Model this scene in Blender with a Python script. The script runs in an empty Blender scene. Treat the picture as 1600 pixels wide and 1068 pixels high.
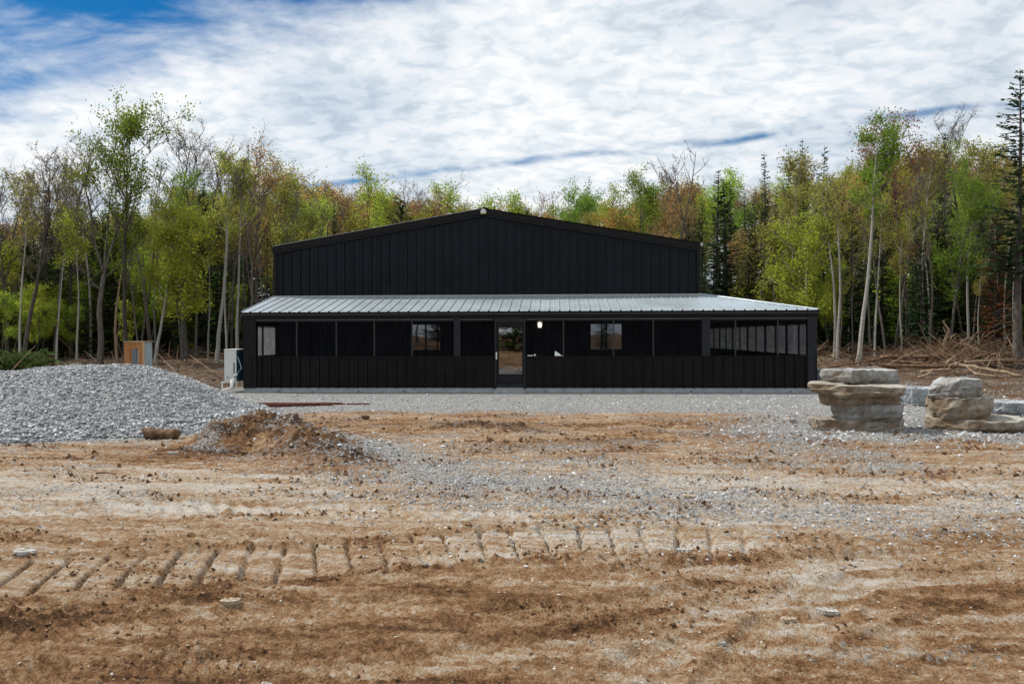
import bpy, math, random
import numpy as np
from mathutils import Matrix, Vector

# ------------------------------------------------------------------ camera, world, sun, exposure
scene = bpy.context.scene
COL = scene.collection
F_PX, CX, CY = 1200.0, 800.0, 534.0           # focal length and centre in pixels of a 1600 x 1068 picture
EYE = Vector((0.0, 0.0, 1.83))
YAW, PITCH, ROLL = math.atan(58 / 1200), math.atan(-10 / 1200), math.radians(0.16)
cam_d = bpy.data.cameras.new('camera')
cam = bpy.data.objects.new('camera', cam_d)
COL.objects.link(cam)
CAM_R = (Matrix.Rotation(YAW, 3, 'Z') @ Matrix.Rotation(math.pi / 2 + PITCH, 3, 'X') @ Matrix.Rotation(-ROLL, 3, 'Z'))
cam.matrix_world = Matrix.Translation(EYE) @ CAM_R.to_4x4()
cam_d.sensor_width = 36.0
cam_d.lens = F_PX / 1600 * 36.0
cam_d.clip_end = 3000
cam_d.clip_start = 0.05
scene.camera = cam

SUN_EL, SUN_AZ = math.radians(52), math.radians(-74)   # azimuth measured from +Y towards +X
SUN_DIR = Vector((math.sin(SUN_AZ) * math.cos(SUN_EL), math.cos(SUN_AZ) * math.cos(SUN_EL), math.sin(SUN_EL)))
sun_d = bpy.data.lights.new('sun', 'SUN')
sun_d.energy = 3.7
sun_d.angle = math.radians(2.0)
sun_d.color = (1.0, 0.95, 0.87)
sun = bpy.data.objects.new('sun', sun_d)
COL.objects.link(sun)
sun.rotation_euler = (-SUN_DIR).to_track_quat('-Z', 'Y').to_euler()
sun.location = SUN_DIR * 100

world = bpy.data.worlds.new('World')
scene.world = world
world.use_nodes = True


def build_world():
    nt = world.node_tree
    nt.nodes.clear()
    N, L = nt.nodes.new, nt.links.new

    def math_n(op, a, b=None, c=None, clamp=False):
        n = N('ShaderNodeMath'); n.operation = op; n.use_clamp = clamp
        for i, v in enumerate((a, b, c)):
            if v is None:
                continue
            if isinstance(v, (int, float)):
                n.inputs[i].default_value = v
            else:
                L(v, n.inputs[i])
        return n.outputs[0]

    def noise(vec, scale, detail, rough=0.55, dist=0.0):
        n = N('ShaderNodeTexNoise')
        n.inputs['Scale'].default_value = scale
        n.inputs['Detail'].default_value = detail
        n.inputs['Roughness'].default_value = rough
        n.inputs['Distortion'].default_value = dist
        L(vec, n.inputs['Vector'])
        return n.outputs[0]

    def ramp(v, lo, hi):
        n = N('ShaderNodeMapRange'); n.interpolation_type = 'SMOOTHSTEP'
        n.inputs['From Min'].default_value = lo; n.inputs['From Max'].default_value = hi
        L(v, n.inputs['Value'])
        return n.outputs[0]

    tc = N('ShaderNodeTexCoord')
    sep = N('ShaderNodeSeparateXYZ'); L(tc.outputs['Generated'], sep.inputs[0])
    z = math_n('MAXIMUM', sep.outputs[2], 0.06)
    u = math_n('DIVIDE', sep.outputs[0], z)          # where the ray meets a flat cloud sheet
    v = math_n('DIVIDE', sep.outputs[1], z)
    comb = N('ShaderNodeCombineXYZ'); L(u, comb.inputs[0]); L(v, comb.inputs[1])
    P = comb.outputs[0]
    sc = N('ShaderNodeMapping'); sc.inputs['Rotation'].default_value = (0, 0, math.radians(27)); sc.inputs['Scale'].default_value = (1, 1.25, 1)
    zc = math_n('ADD', math_n('MAXIMUM', sep.outputs[2], 0.0), 0.22)   # the sheet curves away with the earth
    cq = N('ShaderNodeCombineXYZ'); L(math_n('DIVIDE', sep.outputs[0], zc), cq.inputs[0]); L(math_n('DIVIDE', sep.outputs[1], zc), cq.inputs[1])
    L(cq.outputs[0], sc.inputs[0]); Q = sc.outputs[0]
    fine = noise(Q, 15.0, 4, 0.55, 0.4)
    mid = noise(Q, 5.0, 4, 0.5, 0.4)
    big = noise(Q, 1.2, 3, 0.5)
    wob = noise(P, 1.6, 6, 0.62)
    val = math_n('ADD', math_n('MULTIPLY', u, 0.5), v)
    val = math_n('ADD', val, math_n('MULTIPLY', math_n('SUBTRACT', wob, 0.5), 1.1))
    # a clear lane across the cloud sheet, its ragged far edge seen at the upper left
    gap = math_n('MULTIPLY', ramp(val, 1.0, 1.35), math_n('SUBTRACT', 1.0, ramp(val, 1.72, 2.30)))
    # thin slit of blue low over the wood
    val2 = math_n('ADD', math_n('ADD', math_n('MULTIPLY', u, 0.42), v), math_n('MULTIPLY', math_n('SUBTRACT', noise(P, 0.9, 3), 0.5), 0.5))
    slit = math_n('SUBTRACT', 1.0, ramp(math_n('ABSOLUTE', math_n('SUBTRACT', val2, 4.36)), 0.0, 0.15))
    slit = math_n('MULTIPLY', slit, ramp(noise(Q, 5.0, 5, 0.6), 0.36, 0.66))
    cover = math_n('SUBTRACT', 1.0, gap)
    cover = math_n('SUBTRACT', cover, math_n('MULTIPLY', slit, 0.8))
    thin = math_n('MULTIPLY', ramp(math_n('SUBTRACT', 0.60, big), 0.02, 0.30), 0.22)
    cover = math_n('SUBTRACT', cover, thin, clamp=True)
    cover = math_n('MAXIMUM', cover, math_n('MULTIPLY', ramp(noise(Q, 2.6, 6, 0.62, 0.8), 0.42, 0.75), 0.55))
    shade = math_n('ADD', math_n('MULTIPLY', ramp(fine, 0.34, 0.62), 0.34), math_n('MULTIPLY', ramp(big, 0.3, 0.68), 0.22))
    shade = math_n('ADD', shade, math_n('MULTIPLY', ramp(mid, 0.3, 0.65), 0.26))
    cr = N('ShaderNodeValToRGB')
    cr.color_ramp.elements[0].position = 0.05; cr.color_ramp.elements[0].color = (0.55, 0.63, 0.71, 1)
    cr.color_ramp.elements[1].position = 0.80; cr.color_ramp.elements[1].color = (1.0, 1.0, 1.0, 1)
    e = cr.color_ramp.elements.new(0.42); e.color = (0.78, 0.845, 0.90, 1)
    L(shade, cr.inputs[0])
    sky = N('ShaderNodeTexSky'); sky.sky_type = 'NISHITA'; sky.sun_disc = False
    sky.sun_elevation = SUN_EL; sky.sun_rotation = SUN_AZ
    sky.air_density = 1.0; sky.dust_density = 0.1; sky.ozone_density = 3.5
    hs = N('ShaderNodeHueSaturation'); hs.inputs['Saturation'].default_value = 1.45; L(sky.outputs[0], hs.inputs['Color'])
    b1 = N('ShaderNodeBackground'); b1.inputs['Strength'].default_value = 0.07
    L(hs.outputs[0], b1.inputs[0])
    b2 = N('ShaderNodeBackground'); b2.inputs['Strength'].default_value = 0.87
    L(cr.outputs[0], b2.inputs[0])
    mx = N('ShaderNodeMixShader'); L(cover, mx.inputs[0]); L(b1.outputs[0], mx.inputs[1]); L(b2.outputs[0], mx.inputs[2])
    out = N('ShaderNodeOutputWorld'); L(mx.outputs[0], out.inputs[0])


build_world()
scene.view_settings.view_transform = 'Standard'
scene.view_settings.look = 'None'
scene.view_settings.exposure = 0.25
scene.view_settings.gamma = 1.0
scene.cycles.transparent_max_bounces = 16
scene.cycles.max_bounces = 6


# ------------------------------------------------------------------ pixel -> place helpers
def ray(px, py):
    return CAM_R @ Vector(((px - CX) / F_PX, (CY - py) / F_PX, -1.0))


def at_y(px, py, Y):                 # the point of a ray on the upright plane y = Y
    d = ray(px, py)
    return EYE + d * ((Y - EYE.y) / d.y)


def at_z(px, py, z=0.0):             # the point of a ray on the level plane z
    d = ray(px, py)
    return EYE + d * ((z - EYE.z) / d.z)


# ------------------------------------------------------------------ numpy noise
_rng = np.random.RandomState(7)
_perm = _rng.permutation(512)
_perm = np.concatenate([_perm, _perm, _perm])
_ga = _rng.rand(512) * 2 * np.pi
_gx, _gy = np.cos(_ga), np.sin(_ga)


def pnoise(x, y):
    xi = np.floor(x).astype(np.int64); yi = np.floor(y).astype(np.int64)
    xf = x - xi; yf = y - yi
    u = xf * xf * xf * (xf * (xf * 6 - 15) + 10); v = yf * yf * yf * (yf * (yf * 6 - 15) + 10)
    def g(ix, iy, dx, dy):
        h = _perm[(_perm[ix & 511] + iy) & 511] & 511
        return _gx[h] * dx + _gy[h] * dy
    n00 = g(xi, yi, xf, yf); n10 = g(xi + 1, yi, xf - 1, yf)
    n01 = g(xi, yi + 1, xf, yf - 1); n11 = g(xi + 1, yi + 1, xf - 1, yf - 1)
    return (n00 * (1 - u) + n10 * u) * (1 - v) + (n01 * (1 - u) + n11 * u) * v


def fbm(x, y, oct=4, gain=0.5):
    s = np.zeros_like(x); a = 1.0
    for k in range(oct):
        s += a * pnoise(x * 2 ** k + 17.3 * k, y * 2 ** k - 9.1 * k); a *= gain
    return s


def sstep(a, b, x):
    t = np.clip((x - a) / (b - a), 0, 1)
    return t * t * (3 - 2 * t)


def poly_coords(x, y, pts):          # arc length, signed side distance to a polyline
    best = np.full(x.shape, 1e9); S = np.zeros_like(x); T = np.zeros_like(x)
    acc = 0.0
    for (ax, ay), (bx, by) in zip(pts[:-1], pts[1:]):
        dx, dy = bx - ax, by - ay
        l = math.hypot(dx, dy); dx /= l; dy /= l
        s = np.clip((x - ax) * dx + (y - ay) * dy, 0, l)
        ex = x - (ax + dx * s); ey = y - (ay + dy * s)
        d = np.hypot(ex, ey)
        m = d < best
        best = np.where(m, d, best); S = np.where(m, acc + s, S)
        T = np.where(m, np.sign(dx * ey - dy * ex) * d, T)
        acc += l
    return S, T, acc


def gpts(pl):
    return [(at_z(a, b).x, at_z(a, b).y) for a, b in pl]


TRACK = gpts([(-160, 915), (0, 903), (150, 894), (300, 884), (450, 875), (600, 863), (750, 851), (900, 846), (1050, 848), (1230, 858)])
TYRES = [(gpts([(1400, 872), (1330, 890), (1270, 930), (1215, 1000), (1170, 1075), (1120, 1180)]), 1.0, 0.30),
         (gpts([(1300, 872), (1215, 905), (1120, 950), (1040, 1010), (960, 1090)]), 0.55, 0.22)]
TREADS = [(gpts([(-120, 1010), (100, 985), (300, 968), (500, 950), (690, 938)]), 0.21, 0.09),
          (gpts([(700, 965), (850, 952), (1000, 938), (1180, 915)]), 0.16, 0.085),
          (gpts([(-60, 1060), (250, 1040), (560, 1022), (760, 1015)]), 0.13, 0.07),
          (gpts([(820, 1000), (960, 985), (1120, 968)]), 0.10, 0.06),
          (gpts([(900, 905), (1080, 893), (1300, 878), (1500, 872)]), 0.22, 0.10),
          (gpts([(1000, 660), (1200, 705), (1420, 745), (1640, 775)]), 0.30, 0.16),
          (gpts([(300, 1075), (620, 1040), (900, 1000), (1150, 940), (1380, 905), (1640, 890)]), 0.17, 0.09),
          (gpts([(1250, 1075), (1380, 1010), (1500, 965), (1640, 940)]), 0.17, 0.09),
          (gpts([(-60, 800), (250, 790), (600, 800), (900, 806)]), 0.28, 0.2)]
GRAVEL = gpts([(455, 662), (530, 694), (600, 722), (700, 742), (820, 760), (1000, 775), (1200, 795), (1420, 812), (1650, 800)])
MOUND = gpts([(330, 705), (395, 688), (470, 700), (560, 728)])
CLODS = gpts([(665, 668), (730, 664), (800, 668), (860, 676)])
YF = 26.0                                            # front face of the porch
PILE_RIDGE = [(-9.0, 16.3), (-10.6, 16.1), (-14.5, 14.6)]


def base_height(x, y):
    h = sstep(29, 48, y) * 0.55 - 0.10 * sstep(19, 24.5, y) * (1 - sstep(28, 36, y))
    hill = sstep(52, 150, y) * (5.5 + 6.5 * sstep(-10, 55, x) + 1.0 * sstep(-20, -70, x))
    back = sstep(-14, -60, y) * 1.6
    h = h + hill + back + 0.9 * fbm(x * 0.02 + 3, y * 0.02, 2) * sstep(50, 90, np.hypot(x, y))
    # rough earth beside and behind the yard
    rough = np.clip(sstep(18.5, 21.5, y) * sstep(-11.15, -12.0, x) + sstep(18.5, 23, y) * sstep(10.2, 12.5, x) + sstep(47, 50, y), 0, 1)
    h = h + rough * (0.16 * fbm(x * 0.9, y * 0.9, 4) + 0.10 * fbm(x * 3.1, y * 3.1, 3) + 0.12)
    return h, rough


def ground_height(x, y):
    x = np.asarray(x, float); y = np.asarray(y, float)
    h, rough = base_height(x, y)
    yard = (1 - rough) * (1 - sstep(23.5, 25.4, y))
    near = 1 - sstep(16, 24, y)
    # levelled earth, drawn out in long low streaks
    h = h + yard * (0.05 * fbm(x * 0.25, y * 0.5, 3) + 0.022 * fbm(x * 0.8 + 0.2 * y, y * 2.4, 4) + 0.022 * fbm(x * 4, y * 6, 4, 0.65))
    h = h + yard * near * 0.012 * fbm(x * 0.45 + 0.12 * y, y * 5.0 + 0.5 * x, 4, 0.6)
    clod = np.clip(fbm(x * 9 + 5, y * 10, 3, 0.6) - 0.12, 0, 1)
    patch = sstep(-0.05, 0.3, fbm(x * 0.55 + 9, y * 1.3 + 4, 3))
    h = h + near * yard * clod * (0.025 + 0.06 * patch)
    h = h + near * 0.011 * fbm(x * 22, y * 22, 3, 0.65)
    # mound of spoil with gravel mixed in, and a low ridge of clods
    s, t, L = poly_coords(x, y, MOUND)
    prof = np.exp(-(t / 0.62) ** 2) * np.interp(s / L, [0, 0.12, 0.3, 0.55, 0.8, 1.0], [0.10, 0.36, 0.43, 0.38, 0.24, 0.08])
    m = prof * (1 + 0.55 * fbm(x * 2.2, y * 2.2, 4, 0.6)) + sstep(0.05, 0.2, prof) * 0.11 * np.abs(fbm(x * 8, y * 8, 3, 0.6))
    h = h + m
    s, t, L = poly_coords(x, y, CLODS)
    pr = np.exp(-(t / 0.42) ** 2) * np.clip(fbm(x * 2.3, y * 2.0, 4, 0.6) + 0.25, 0, 1) * np.interp(s / L, [0, 0.1, 0.9, 1], [0, 1, 1, 0])
    h = h + 0.17 * pr + 0.05 * sstep(0.05, 0.2, pr) * fbm(x * 9, y * 9, 3, 0.6)
    # crawler track: flat pressed plates, thin cross grooves from the grousers, crumbled edges
    s, t, L = poly_coords(x, y, TRACK)
    fade = np.interp(s / L, [0, 0.02, 0.88, 0.98, 1], [1, 1, 0.9, 0.4, 0])
    wv = 0.05 * fbm(s * 2.0, t * 2.0, 2)
    inb = sstep(0.50, 0.45, np.abs(t) + wv) * fade
    worn = sstep(-0.45, 0.05, fbm(x * 1.4, y * 1.4, 3))
    flat = base_height(x, y)[0] + 0.03 * fbm(x * 0.25, y * 0.5, 3) - 0.012
    press = inb * (0.55 + 0.35 * worn)
    h = h * (1 - press) + flat * press
    ph = ((s + 0.03 * fbm(s, t * 3, 2)) / 0.285) % 1.0
    groove = np.exp(-((ph - 0.5) / 0.078) ** 2)
    lip = np.exp(-((ph - 0.62) / 0.045) ** 2)
    second = np.exp(-((ph - 0.0) / 0.03) ** 2) + np.exp(-((ph - 1.0) / 0.03) ** 2)
    h = h + inb * (-(0.074 * groove + 0.004 * second) * (0.5 + 0.5 * worn) + 0.014 * lip * worn + 0.008 * (ph - 0.5) * (1 - groove))
    edge = np.exp(-((np.abs(t) - 0.54) / 0.06) ** 2) * fade
    h = h + edge * (0.025 + 0.06 * np.clip(fbm(x * 7, y * 7, 3), -0.3, 1))
    for pl, amp, w in TYRES:
        s, t, L = poly_coords(x, y, pl)
        e = np.interp(s / L, [0, 0.2, 1], [0, 1, 1]) * amp * (0.45 + 0.55 * worn)
        b = sstep(w, w - 0.08, np.abs(t) + 0.04 * fbm(x * 5, y * 5, 2)) * e
        lug = sstep(0.2, 0.8, 0.5 + 0.5 * np.sin((s + 0.6 * np.abs(t)) / 0.075 * 2 * np.pi))
        h = h * (1 - 0.4 * b) + b * (-0.022 - 0.026 * lug) + np.exp(-((np.abs(t) - w) / 0.05) ** 2) * 0.014 * e
    for pl, w, pitch in TREADS:
        s, t, L = poly_coords(x, y, pl)
        b = sstep(w + 0.05, w - 0.03, np.abs(t)) * np.interp(s / L, [0, 0.08, 0.9, 1], [0, 1, 1, 0])
        lug = 0.5 + 0.5 * np.sin((s + 0.7 * t) / pitch * 2 * np.pi)
        h = h * (1 - 0.6 * b) + b * (-0.016 - 0.034 * lug * (0.4 + 0.6 * worn)) + np.exp(-((np.abs(t) - w - 0.06) / 0.04) ** 2) * 0.016 * np.interp(s / L, [0, 0.08, 0.9, 1], [0, 1, 1, 0])
    return h


def gh(x, y):
    if y > 26.5 or y < -12:                          # beyond the yard only the land form matters
        return float(base_height(np.array([float(x)]), np.array([float(y)]))[0][0])
    return float(ground_height(np.array([x]), np.array([y]))[0])


# ------------------------------------------------------------------ objects and tags
def tag(o, label=None, cat=None, group=None, kind=None):
    if label: o['label'] = label
    if cat: o['category'] = cat
    if group: o['group'] = group
    if kind: o['kind'] = kind
    return o


def link(o, parent=None):
    COL.objects.link(o)
    if parent is not None:
        o.parent = parent
    return o


def empty(name, loc=(0, 0, 0), rz=0.0, label=None, cat=None, group=None):
    o = bpy.data.objects.new(name, None)
    o.empty_display_size = 0.2
    o.location = loc; o.rotation_euler = (0, 0, rz)
    link(o)
    return tag(o, label, cat, group)


class MB:                            # collects shapes, becomes ONE mesh
    def __init__(self):
        self.v, self.f, self.m = [], [], []

    def add(self, vs, fs, mi=0):
        b = len(self.v)
        self.v += [tuple(p) for p in vs]
        self.f += [tuple(i + b for i in f) for f in fs]
        self.m += [mi] * len(fs)
        return self

    def box(self, x0, x1, y0, y1, z0, z1, mi=0):
        vs = [(x0, y0, z0), (x1, y0, z0), (x1, y1, z0), (x0, y1, z0), (x0, y0, z1), (x1, y0, z1), (x1, y1, z1), (x0, y1, z1)]
        return self.add(vs, [(3, 2, 1, 0), (4, 5, 6, 7), (0, 1, 5, 4), (1, 2, 6, 5), (2, 3, 7, 6), (3, 0, 4, 7)], mi)

    def tube(self, pts, radii, k=8, mi=0, caps=True):
        pts = [Vector(p) for p in pts]
        vs, fs = [], []
        for i, p in enumerate(pts):
            d = (pts[min(i + 1, len(pts) - 1)] - pts[max(i - 1, 0)])
            d = d.normalized() if d.length > 1e-9 else Vector((0, 0, 1))
            a = d.cross(Vector((0, 0, 1)) if abs(d.z) < 0.9 else Vector((1, 0, 0))).normalized()
            b = d.cross(a)
            for j in range(k):
                an = 2 * math.pi * j / k
                vs.append(p + (a * math.cos(an) + b * math.sin(an)) * radii[i])
        for i in range(len(pts) - 1):
            for j in range(k):
                fs.append((i * k + j, i * k + (j + 1) % k, (i + 1) * k + (j + 1) % k, (i + 1) * k + j))
        if caps:
            fs.append(tuple(range(k))[::-1]); fs.append(tuple((len(pts) - 1) * k + j for j in range(k)))
        return self.add(vs, fs, mi)

    def prism(self, poly, y0, y1, mi=0):   # polygon in x,z pulled along y
        n = len(poly)
        vs = [(a, y0, b) for a, b in poly] + [(a, y1, b) for a, b in poly]
        fs = [tuple(range(n)), tuple(range(2 * n - 1, n - 1, -1))]
        fs += [(i, i + n, (i + 1) % n + n, (i + 1) % n) for i in range(n)]
        return self.add(vs, fs, mi)

    def mesh(self, name, mats, smooth=False):
        me = bpy.data.meshes.new(name)
        me.from_pydata(self.v, [], self.f)
        mats = mats if isinstance(mats, (list, tuple)) else [mats]
        for m in mats:
            me.materials.append(m)
        me.polygons.foreach_set('material_index', self.m)
        if smooth:
            me.polygons.foreach_set('use_smooth', [True] * len(self.f))
        me.update()
        return me

    def build(self, name, mats, parent=None, smooth=False, loc=None):
        o = bpy.data.objects.new(name, self.mesh(name, mats, smooth))
        link(o, parent)
        if loc is not None:
            o.location = loc
        return o


def np_mesh(name, verts, faces, mats, mi=None, smooth=False):
    me = bpy.data.meshes.new(name)
    n, k = faces.shape
    me.vertices.add(len(verts)); me.vertices.foreach_set('co', np.ascontiguousarray(verts, dtype=np.float32).ravel())
    me.loops.add(n * k); me.loops.foreach_set('vertex_index', np.ascontiguousarray(faces, dtype=np.int32).ravel())
    me.polygons.add(n)
    me.polygons.foreach_set('loop_start', np.arange(0, n * k, k, dtype=np.int32))
    for m in mats:
        me.materials.append(m)
    if mi is not None:
        me.polygons.foreach_set('material_index', np.asarray(mi, dtype=np.int32))
    me.polygons.foreach_set('use_smooth', np.full(n, smooth))
    me.update(calc_edges=True)
    me.validate()
    return me


# ------------------------------------------------------------------ materials
def mat_base(name):
    m = bpy.data.materials.new(name)
    m.use_nodes = True
    nt = m.node_tree
    return m, nt, nt.nodes['Principled BSDF']


def nz(nt, vec, scale, detail=4, rough=0.55, dist=0.0):
    n = nt.nodes.new('ShaderNodeTexNoise')
    n.inputs['Scale'].default_value = scale; n.inputs['Detail'].default_value = detail
    n.inputs['Roughness'].default_value = rough; n.inputs['Distortion'].default_value = dist
    if vec is not None:
        nt.links.new(vec, n.inputs['Vector'])
    return n.outputs[0]


def rmp(nt, fac, stops):
    n = nt.nodes.new('ShaderNodeValToRGB')
    el = n.color_ramp.elements
    el[0].position, el[0].color = stops[0][0], (*stops[0][1], 1)
    el[1].position, el[1].color = stops[-1][0], (*stops[-1][1], 1)
    for p, c in stops[1:-1]:
        e = el.new(p); e.color = (*c, 1)
    nt.links.new(fac, n.inputs[0])
    return n.outputs[0]


def mixc(nt, fac, a, b, mode='MIX'):
    n = nt.nodes.new('ShaderNodeMix'); n.data_type = 'RGBA'; n.blend_type = mode
    if isinstance(fac, (int, float)): n.inputs[0].default_value = fac
    else: nt.links.new(fac, n.inputs[0])
    for i, v in ((6, a), (7, b)):
        if isinstance(v, tuple): n.inputs[i].default_value = (*v, 1)
        else: nt.links.new(v, n.inputs[i])
    return n.outputs[2]


def mth(nt, op, a, b=0.0, clamp=False):
    n = nt.nodes.new('ShaderNodeMath'); n.operation = op; n.use_clamp = clamp
    for i, v in enumerate((a, b)):
        if isinstance(v, (int, float)): n.inputs[i].default_value = v
        else: nt.links.new(v, n.inputs[i])
    return n.outputs[0]


def bump(nt, bsdf, h, strength, dist):
    n = nt.nodes.new('ShaderNodeBump'); n.inputs['Strength'].default_value = strength; n.inputs['Distance'].default_value = dist
    nt.links.new(h, n.inputs['Height']); nt.links.new(n.outputs[0], bsdf.inputs['Normal'])


def coords(nt, kind='Object'):
    return nt.nodes.new('ShaderNodeTexCoord').outputs[kind]


def simple(name, col, rough=0.5, metal=0.0, spec=0.5, var=0.15, scale=6.0, bmp=0.0, bscale=60.0):
    m, nt, b = mat_base(name)
    v = coords(nt)
    f = nz(nt, v, scale, 5)
    lo = tuple(c * (1 - var) for c in col); hi = tuple(min(1, c * (1 + var)) for c in col)
    nt.links.new(rmp(nt, f, [(0.3, lo), (0.7, hi)]), b.inputs['Base Color'])
    b.inputs['Roughness'].default_value = rough; b.inputs['Metallic'].default_value = metal
    b.inputs['Specular IOR Level'].default_value = spec
    if bmp:
        bump(nt, b, nz(nt, v, bscale, 4), bmp, 0.01)
    return m


M = {}
M['black_upper'] = simple('black_steel_cladding', (0.0045, 0.0082, 0.0130), 0.36, 0, 0.17, 0.35, 0.9, 0.25, 1.2)
M['black_lower'] = simple('black_brown_cladding', (0.0075, 0.0054, 0.0054), 0.42, 0, 0.16, 0.4, 1.2, 0.25, 1.5)
M['black_trim'] = simple('black_trim', (0.0065, 0.0062, 0.0072), 0.45, 0, 0.18, 0.2, 3)
M['post'] = simple('dark_post', (0.013, 0.014, 0.018), 0.55, 0, 0.25, 0.25, 4)
M['inner'] = simple('porch_inside_black', (0.010, 0.011, 0.014), 0.5, 0, 0.2, 0.2, 2)
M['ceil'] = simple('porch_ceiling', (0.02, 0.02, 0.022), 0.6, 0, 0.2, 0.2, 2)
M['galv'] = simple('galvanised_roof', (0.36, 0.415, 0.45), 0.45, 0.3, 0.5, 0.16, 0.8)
M['galv_trim'] = simple('silver_edge_trim', (0.42, 0.43, 0.45), 0.4, 0.8, 0.5, 0.1, 5)
M['concrete'] = simple('concrete', (0.33, 0.35, 0.355), 0.9, 0, 0.2, 0.22, 3.0, 0.3, 40)
M['white'] = simple('white_plastic', (0.72, 0.73, 0.71), 0.5, 0, 0.4, 0.05, 4)
M['offwhite'] = simple('off_white_enamel', (0.62, 0.63, 0.60), 0.45, 0, 0.4, 0.06, 3)
M['teal'] = simple('teal_panel', (0.012, 0.085, 0.125), 0.5, 0, 0.3, 0.2, 4)
M['rubber'] = simple('black_rubber', (0.015, 0.015, 0.015), 0.7)
M['steel'] = simple('brushed_steel', (0.55, 0.55, 0.55), 0.35, 0.9)
M['rust'] = simple('rusty_steel', (0.11, 0.035, 0.022), 0.85, 0, 0.2, 0.45, 14, 0.4, 90)
M['grey_box'] = simple('blue_grey_metal', (0.36, 0.43, 0.45), 0.5, 0, 0.4, 0.08, 4)
M['grey_dark'] = simple('slate_grey_metal', (0.13, 0.16, 0.18), 0.5, 0, 0.4, 0.1, 4)
M['bolt'] = simple('rusty_bolt', (0.05, 0.032, 0.02), 0.8)


def wood_mat(name, a, b_, sx=1.2):
    m, nt, b = mat_base(name)
    mp = nt.nodes.new('ShaderNodeMapping'); mp.inputs['Scale'].default_value = (14, 14, sx)
    nt.links.new(coords(nt), mp.inputs[0])
    f = nz(nt, mp.outputs[0], 2.0, 5, 0.6, 0.6)
    nt.links.new(rmp(nt, f, [(0.3, a), (0.7, b_)]), b.inputs['Base Color'])
    b.inputs['Roughness'].default_value = 0.8
    return m


M['plywood'] = wood_mat('orange_plywood', (0.30, 0.12, 0.035), (0.45, 0.21, 0.075))
M['pale_wood'] = wood_mat('pale_lumber', (0.42, 0.29, 0.16), (0.55, 0.40, 0.25))


def bark_mat(name, a, b_, c, horizontal=False, bscale=1.0):
    m, nt, b = mat_base(name)
    mp = nt.nodes.new('ShaderNodeMapping')
    mp.inputs['Scale'].default_value = (5, 5, 16) if horizontal else (9, 9, 1.6)
    nt.links.new(coords(nt), mp.inputs[0])
    f = nz(nt, mp.outputs[0], 1.2 * bscale, 6, 0.65)
    g = nz(nt, coords(nt), 0.7, 3)
    col = rmp(nt, f, [(0.28, a), (0.5, b_), (0.75, c)])
    col = mixc(nt, mth(nt, 'MULTIPLY', g, 0.5), col, tuple(0.5 * (p + q) for p, q in zip(a, b_)))
    oi = nt.nodes.new('ShaderNodeObjectInfo')
    hsv = nt.nodes.new('ShaderNodeHueSaturation')
    nt.links.new(col, hsv.inputs['Color'])
    nt.links.new(mth(nt, 'ADD', mth(nt, 'MULTIPLY', oi.outputs['Random'], 0.5), 0.75), hsv.inputs['Value'])
    nt.links.new(hsv.outputs[0], b.inputs['Base Color'])
    b.inputs['Roughness'].default_value = 0.95; b.inputs['Specular IOR Level'].default_value = 0.1
    bump(nt, b, f, 0.6, 0.03)
    return m


M['bark_grey'] = bark_mat('grey_brown_bark', (0.045, 0.038, 0.032), (0.12, 0.105, 0.09), (0.23, 0.21, 0.19))
M['bark_pale'] = bark_mat('pale_aspen_bark', (0.14, 0.12, 0.10), (0.42, 0.40, 0.36), (0.58, 0.56, 0.52), True)
M['bark_dark'] = bark_mat('dark_conifer_bark', (0.035, 0.027, 0.022), (0.085, 0.07, 0.06), (0.16, 0.14, 0.125))
M['bark_twig'] = bark_mat('grey_twig_bark', (0.10, 0.085, 0.075), (0.16, 0.135, 0.12), (0.22, 0.19, 0.17))
M['dead_wood'] = bark_mat('bleached_dead_wood', (0.15, 0.095, 0.06), (0.33, 0.24, 0.165), (0.48, 0.39, 0.29))
M['log_bark'] = bark_mat('brown_log_bark', (0.06, 0.035, 0.022), (0.17, 0.105, 0.065), (0.32, 0.22, 0.14))


def leaf_mat(name, a, b_, trans=0.52, spread=0.2):
    m, nt, b = mat_base(name)
    nt.nodes.remove(b)
    oi = nt.nodes.new('ShaderNodeObjectInfo')
    geo = nt.nodes.new('ShaderNodeNewGeometry')
    f = nz(nt, coords(nt), 0.55, 3)
    f = mth(nt, 'ADD', mth(nt, 'MULTIPLY', f, 0.6), mth(nt, 'MULTIPLY', geo.outputs['Random Per Island'], 0.4))
    col = rmp(nt, f, [(0.25, a), (0.75, b_)])
    hsv = nt.nodes.new('ShaderNodeHueSaturation'); nt.links.new(col, hsv.inputs['Color'])
    nt.links.new(mth(nt, 'ADD', mth(nt, 'MULTIPLY', oi.outputs['Random'], 0.05), 0.475), hsv.inputs['Hue'])
    nt.links.new(mth(nt, 'ADD', mth(nt, 'MULTIPLY', oi.outputs['Random'], spread * 2), 1 - spread), hsv.inputs['Value'])
    d = nt.nodes.new('ShaderNodeBsdfDiffuse'); t = nt.nodes.new('ShaderNodeBsdfTranslucent')
    nt.links.new(hsv.outputs[0], d.inputs[0]); nt.links.new(hsv.outputs[0], t.inputs[0])
    mx = nt.nodes.new('ShaderNodeMixShader'); mx.inputs[0].default_value = trans
    nt.links.new(d.outputs[0], mx.inputs[1]); nt.links.new(t.outputs[0], mx.inputs[2])
    nt.links.new(mx.outputs[0], nt.nodes['Material Output'].inputs[0])
    return m


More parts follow.
